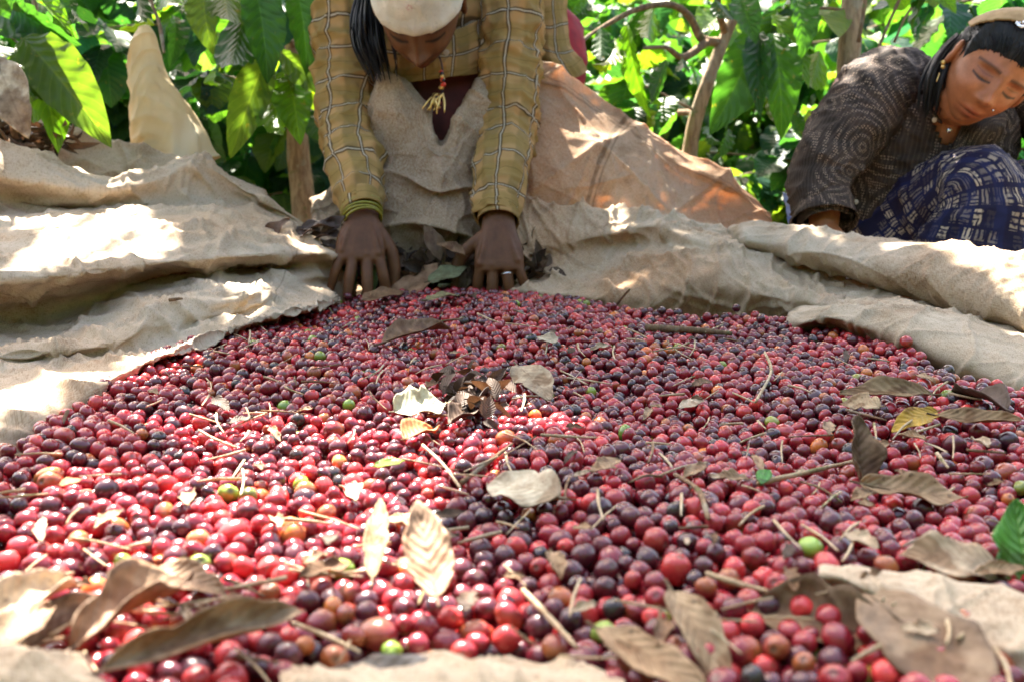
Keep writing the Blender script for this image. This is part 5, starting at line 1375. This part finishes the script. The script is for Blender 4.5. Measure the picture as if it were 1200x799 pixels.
TAN, PALE, BRN, DRK, GRY, ORG, YLW = (.42, .29, .17), (.58, .47, .33), (.24, .14, .075), (.10, .062, .04), (.46, .41, .30), (.42, .19, .07), (.55, .36, .06)
pf = place_leaf
pf('upright pointed dry leaf, half sunlit, standing among the cherries at front centre', 512, 700, 490, 592, 58, (.48, .32, .21), d0=.545, d1=.59, curl=.5, droop=-.25, wave=.03)
pf('narrow tan dry leaf standing upright left of the pointed half sunlit leaf', 436, 678, 446, 582, 30, (.46, .34, .20), d0=.60, d1=.65, curl=1.0, droop=.1)
pf('flat pale greyish leaf lying on the cherries in the centre of the photo', 655, 582, 570, 560, 66, (.56, .51, .38), curl=.35, droop=.25, lift0=.008, lift1=.008)
pf('small tan leaf standing on the cherries behind the flat pale greyish leaf', 606, 428, 646, 462, 44, (.46, .37, .25), curl=.3, droop=.2, lift0=.02)
pf('pale leaf with greenish stem end lying left of centre', 462, 482, 522, 470, 58, (.47, .47, .32), curl=.7, droop=.4, lift0=.008, lift1=.014)
pf('orange brown leaf curled just below the pale leaf with the greenish end', 474, 514, 512, 494, 40, ORG, curl=1.1, droop=.5)
pf('dark brown curled leaf among the far cherries below the sorter\'s hands', 448, 402, 532, 372, 34, BRN, curl=1.2, droop=.3, lift0=.008, lift1=.008)
pf('dark twisted brown leaf standing upright on the right of the heap', 1012, 572, 1000, 488, 50, (.19, .125, .07), d0=.80, d1=.83, curl=1.3, droop=-.3, wave=.10, roll=.35)
pf('ragged tan leaf stretched out at the foot of the dark twisted upright leaf', 1008, 566, 1132, 588, 46, TAN, curl=1.0, droop=-.25, wave=.12, jag=.1, lift0=.012, lift1=.004)
pf('pale tan leaf with broad blade beside the fresh green leaf', 1172, 668, 1058, 640, 62, (.56, .45, .31), curl=.55, droop=.35, lift0=.004, lift1=.012)
pf('large tan leaf with ribbed veins across the bottom right hem', 1016, 694, 1180, 835, 124, (.33, .235, .15), d0=.545, d1=.44, curl=.25, droop=.3, wave=.02)
pf('brown curled leaf with a raised edge left of the large ribbed leaf', 1046, 752, 872, 702, 84, (.25, .17, .10), d0=.525, d1=.56, curl=1.2, droop=.4, roll=-.2)
pf('tan rolled leaf bent down between the cherries at the bottom right', 786, 690, 862, 806, 54, (.38, .28, .17), d0=.55, d1=.475, curl=.9, droop=.6)
pf('tan leaf lying low beside the cherries at the bottom, left of the rolled one', 700, 736, 842, 815, 52, TAN, d0=.515, d1=.465, curl=.6, droop=.3)
pf('big brown curled leaf lying over the cherries at the lower left', 84, 760, 226, 660, 80, (.36, .24, .15), d0=.485, d1=.56, curl=2.0, droop=.6, wave=.12, jag=.05)
pf('long brown leaf with its tip raised at the bottom left', 120, 786, 362, 704, 60, (.35, .245, .155), d0=.455, d1=.515, curl=1.9, droop=.35, roll=.25, wave=.09, jag=.05)
pf('sunlit cream leaf at the left edge in front', -20, 735, 92, 672, 66, PALE, d0=.50, d1=.55, curl=1.6, droop=.3)
pf('tan leaf under the sunlit cream leaf at the bottom left', -10, 770, 60, 700, 60, (.40, .29, .18), d0=.475, d1=.51, curl=.9, droop=.5)
pf('thin torn brown leaf propped behind the big curled leaf at lower left', 180, 668, 262, 690, 46, (.36, .24, .15), d0=.59, d1=.56, curl=.9, droop=.2)
pf('brown crumpled leaf tucked left of the big curled leaf at the lower left', 30, 760, 132, 690, 58, (.30, .20, .13), d0=.51, d1=.54, curl=1.2, droop=.6, wave=.1)
pf('bluish grey leaf with brown underside draped over the bottom hem', 366, 812, 534, 776, 54, (.36, .33, .30), d0=.455, d1=.475, curl=.7, droop=.3)
pf('small yellow leaf lying near the right edge of the heap', 1098, 482, 1048, 498, 32, YLW, curl=.7, droop=.4)
pf('brown leaf with pale torn end above the small yellow leaf', 1092, 462, 985, 455, 34, (.34, .24, .13), curl=.9, droop=.3, jag=.08, lift1=.012)
pf('brown curved leaf lying right of the small yellow leaf', 1096, 486, 1198, 500, 30, (.32, .22, .12), curl=1.0, droop=-.3)
pf('very dark brown leaf against the dirty hem at right', 1180, 480, 1118, 448, 44, DRK, curl=.9, droop=.4)
pf('pale torn leaf fragment left of the yellow leaf', 1032, 476, 984, 470, 32, (.50, .38, .23), curl=.5, droop=.2, jag=.1)
pf('small cream leaf fragment on the cherries at centre right', 796, 478, 826, 466, 14, PALE, curl=.4, droop=.2)
pf('greenish brown leaf at the back edge just below the sorter\'s right hand', 500, 352, 545, 342, 18, (.30, .27, .13), curl=.5, droop=.2, lift0=.012)
pf('small dull green leaf further back, behind the greenish brown leaf', 520, 335, 556, 328, 14, (.20, .22, .10), curl=.5, droop=.2, lift0=.012)
pf('grey tan leaf on the far cherries right of centre', 652, 402, 630, 392, 20, GRY, curl=.5, droop=.2)
pf('dark leaf scrap beside the orange brown leaf', 528, 496, 566, 470, 34, DRK, curl=1.2, droop=.5, wave=.15)
pf('black curled scrap behind the dark leaf scrap', 545, 478, 572, 452, 26, (.06, .04, .03), curl=1.3, droop=.5, wave=.15)
pf('small orange leaf piece between the cherries at left', 70, 568, 96, 560, 14, ORG, curl=.4, droop=.2)
# fresh green leaves
FG = dict(nm='green_leaf', cat='green leaf', mat=M['leaf_fresh'])
pf('fresh green leaf standing at the right edge in front', 1206, 705, 1188, 586, 66, (.10, .26, .045), d0=.60, d1=.635, curl=.5, droop=-.1, wave=.05, **FG)
pf('tiny bright green leaf at right, above the dark twisted leaf\'s foot', 892, 566, 900, 546, 18, (.05, .25, .03), curl=.4, droop=.2, **FG)
pf('small yellow green leaf among the cherries at centre left', 438, 546, 474, 538, 14, (.22, .30, .04), curl=.5, droop=.2, **FG)
# around the hands
pf('large brown blurred leaf being brushed away between the two hands', 452, 352, 538, 306, 40, (.36, .21, .12), d0=1.84, d1=1.86, curl=.4, droop=.2)
pf('dull green leaf touching the large brown leaf between the hands', 502, 330, 548, 312, 28, (.16, .17, .09), d0=1.83, d1=1.85, curl=.4, droop=.2, nm='green_leaf', cat='green leaf')
pf('dark curled leaf standing on the torn hem between the hands', 520, 308, 497, 262, 22, (.17, .11, .065), d0=1.86, d1=1.88, curl=.9, droop=.3)
pf('rolled brown leaf leaning beside the dark curled leaf', 545, 300, 512, 284, 18, BRN, d0=1.84, d1=1.85, curl=1.0, droop=.3)
pf('tan leaf held upright under the ringed hand', 574, 330, 572, 284, 20, (.30, .20, .12), d0=1.90, d1=1.92, curl=.7, droop=.1)
pf('green leaf pinched under the hand with the bangles', 412, 340, 404, 296, 22, (.10, .20, .10), d0=1.88, d1=1.89, curl=.5, droop=.1, **FG)
pf('light green leaf poking out right of the hand with the bangles', 436, 345, 428, 298, 20, (.20, .26, .10), d0=1.86, d1=1.87, curl=.5, droop=.1, **FG)
pf('flat brown leaf on the cloth beneath the hand with the bangles', 425, 352, 476, 338, 26, BRN, curl=.4, droop=.2)
pf('pale dried leaf hanging in front of the foliage at the left edge', -6, 66, 30, 158, 48, (.50, .43, .31), d0=1.85, d1=1.8, curl=.4, droop=.2)
dl = ['uppermost dark dead leaf of the bunch left of the bangled hand', 'curled dead leaf at the left end of the dark bunch by the bangled hand', 'wrinkled dark dead leaf in the middle of the bunch by the bangled hand',
      'lowest dead leaf of the dark bunch by the bangled hand', 'purplish dead leaf sticking out right of the dark bunch', 'ribbed brown dead leaf lying flat on the cloth beside the dark bunch']
for k, (a, b, c, d) in enumerate(((352, 270, 400, 258), (340, 282, 372, 264), (360, 282, 404, 270), (356, 292, 400, 284), (378, 276, 404, 252), (306, 285, 336, 255))):
    pf(dl[k], a, b, c, d, 18, (.09, .062, .055) if k < 5 else (.22, .13, .09), d0=1.86, d1=1.84, curl=.9, droop=.5, wave=.15)
# loose fragments, too alike to tell apart
for k in range(75):
    u, v = rng.uniform(40, 1180), rng.uniform(350, 740)
    e = np.interp(u, [q[0] for q in EDGE], [q[1] for q in EDGE])
    if v < e + 10: continue
    a = rng.uniform(0, 6.28); l = rng.uniform(.012, .034) * F / (1.0 * G(u, v, .03)[1])
    pf('small torn scrap of dry leaf among the cherries', u, v, u + l * math.cos(a), v + .42 * l * math.sin(a), l * rng.uniform(.3, .55), [TAN, BRN, PALE, DRK, TAN][k % 5],
       curl=rng.uniform(.3, 1.2), droop=rng.uniform(0, .6), wave=.1, jag=.12, group='leaf scraps strewn over the heap', nm='leaf_scrap', cat='leaf scrap')

# ------------------------------------------------------------------ twigs and straws
def stick(label, u0, v0, u1, v1, r, mat, lift=.004, bend=.025, nm='twig', cat='twig', group=None, d0=None, d1=None):
    a = P(u0, v0, d0) if d0 else G(u0, v0, .035); b = P(u1, v1, d1) if d1 else G(u1, v1, .035)
    if not d0: a = G(u0, v0, heap_z(a) + lift * .5)
    if not d1: b = G(u1, v1, heap_z(b) + lift * .5)
    m_ = (a + b) / 2 + np.array([rng.normal(0, bend), rng.normal(0, bend), abs(rng.normal(0, bend * .5))]) * np.linalg.norm(b - a)
    m_[2] = max(m_[2], heap_z(m_, .012) + r) if not d0 else m_[2]
    V, Q, U = tube_geo([a, m_, b], [(r * 1.25, r * .8), (r * 1.1, r * .75), (r * .7, r * .5)], 8, 18, wob=lambda p: .22 * r * fbm(p * 160, 2))
    return tag(obj(nm, mk_mesh(nm, V, Q, U), mat), label, cat, group)
stick('thick dry stalk lying along the back edge of the cherries right of centre', 756, 384, 858, 391, .0048, M['twig'])
stick('thin dark stick poking up from the back edge of the heap', 716, 366, 738, 339, .0022, M['twig'], d0=1.66, d1=1.62)
stick('pale flat straw lying aslant at the bottom right of centre', 614, 692, 676, 758, .0022, M['straw'])
stick('pale straw lying aslant below the orange brown leaf', 496, 522, 540, 572, .0018, M['straw'])
stick('long brown twig running from the flat pale leaf towards the orange brown leaf', 540, 566, 600, 520, .0022, M['twig'])
stick('tan stalk standing out of the cloth edge at the lower left', 58, 530, 80, 480, .0022, M['twig'], d0=.92, d1=.95)
stick('long pale stalk lying across the cherries at lower right', 828, 672, 900, 692, .0018, M['straw'])
stick('brown twig lying right of centre, above the bottom leaves', 792, 556, 830, 608, .0022, M['twig'])
stick('broad bundle stalk lying below the tiny bright green leaf', 888, 566, 1000, 540, .0022, M['straw'])
stick('forked dry stalk standing among the far cherries at right', 886, 470, 896, 412, .0020, M['straw'])
stick('dark twig on the dirty hem at right', 1050, 372, 1074, 360, .0020, M['twig'], d0=1.42, d1=1.42)
stick('short fork of twig beside the dark twig on the dirty hem', 1056, 358, 1070, 374, .0016, M['twig'], d0=1.43, d1=1.41)
stick('pale twig lying over the left sheet near the lower fold', 198, 352, 214, 350, .0022, M['twig'], d0=1.40, d1=1.40)
for k in range(260):
    u, v = rng.uniform(20, 1190), rng.uniform(352, 770) if k % 3 else rng.uniform(352, 520)
    e = np.interp(u, [q[0] for q in EDGE], [q[1] for q in EDGE])
    if v < e + 4: continue
    d = G(u, v, .03)[1]; a = rng.uniform(0, 3.14); l = rng.uniform(.018, .060) * F / d
    stick('thin dry straw lying loose on the cherries', u, v, u + l * math.cos(a), v + .40 * l * math.sin(a), rng.uniform(.0007, .0014), M['straw'] if rng.random() < .7 else M['twig'],
          bend=.025, nm='straw', cat='straw', group='straws strewn over the cherries', lift=.006)
# a tangle of husk and dark litter under the hands
lv = Leaves([(V, Q, U) for V, Q, U in LT_LO])
for k in range(760):
    u = rng.uniform(432, 632) if k % 2 else rng.normal(590, 26); v = 326 + rng.normal(0, 10) - (14 if k % 3 == 0 else 0)
    p = P(min(u, 640), v, rng.uniform(1.87, 1.99)); p[2] = max(p[2], .02)
    lv.add(p, rng.normal(0, 1, 3) + [0, 0, .5], rng.normal(0, 1, 3) + [0, -.6, .6], rng.uniform(.018, .052), rng.uniform(.3, .9), np.array((.075, .048, .03)) * rng.uniform(.4, 2.2))
tag(obj('leaf_litter', lv.mesh('leaf_litter'), M['dry']), 'dark tangle of dead leaf litter under the sorter\'s hands', 'leaf litter', kind='stuff')
lv = Leaves([(V, Q, U) for V, Q, U in LT_LO])
for k in range(90):
    u, v = 556 + rng.normal(0, 20), 470 + rng.normal(0, 15)
    p = G(u, v, .04); p[2] = heap_z(p) + .002
    lv.add(p, rng.normal(0, 1, 3) + [0, 0, .2], rng.normal(0, .6, 3) + [0, -.3, 1], rng.uniform(.012, .034), rng.uniform(.4, 1.0), np.array((.075, .05, .035)) * rng.uniform(.5, 2.2))
tag(obj('leaf_litter', lv.mesh('leaf_litter'), M['dry']), 'crumbled dark leaf litter in a clump beside the pale greenish leaf', 'leaf litter', kind='stuff')
lv = Leaves([(V, Q, U) for V, Q, U in LT_LO])
for k in range(150):
    p = P(rng.uniform(-60, 78), rng.uniform(146, 172), 2.0 + rng.normal(0, .03)); p[2] += -.004
    lv.add(p, rng.normal(0, 1, 3) * [1, .6, .3], rng.normal(0, 1, 3), rng.uniform(.03, .08), rng.uniform(.1, .4), np.array((.12, .08, .055)) * rng.uniform(.5, 1.8))
tag(obj('leaf_litter', lv.mesh('leaf_litter'), M['dry']), 'twiggy brown litter lying on the far fold of the left sheet', 'leaf litter', kind='stuff')
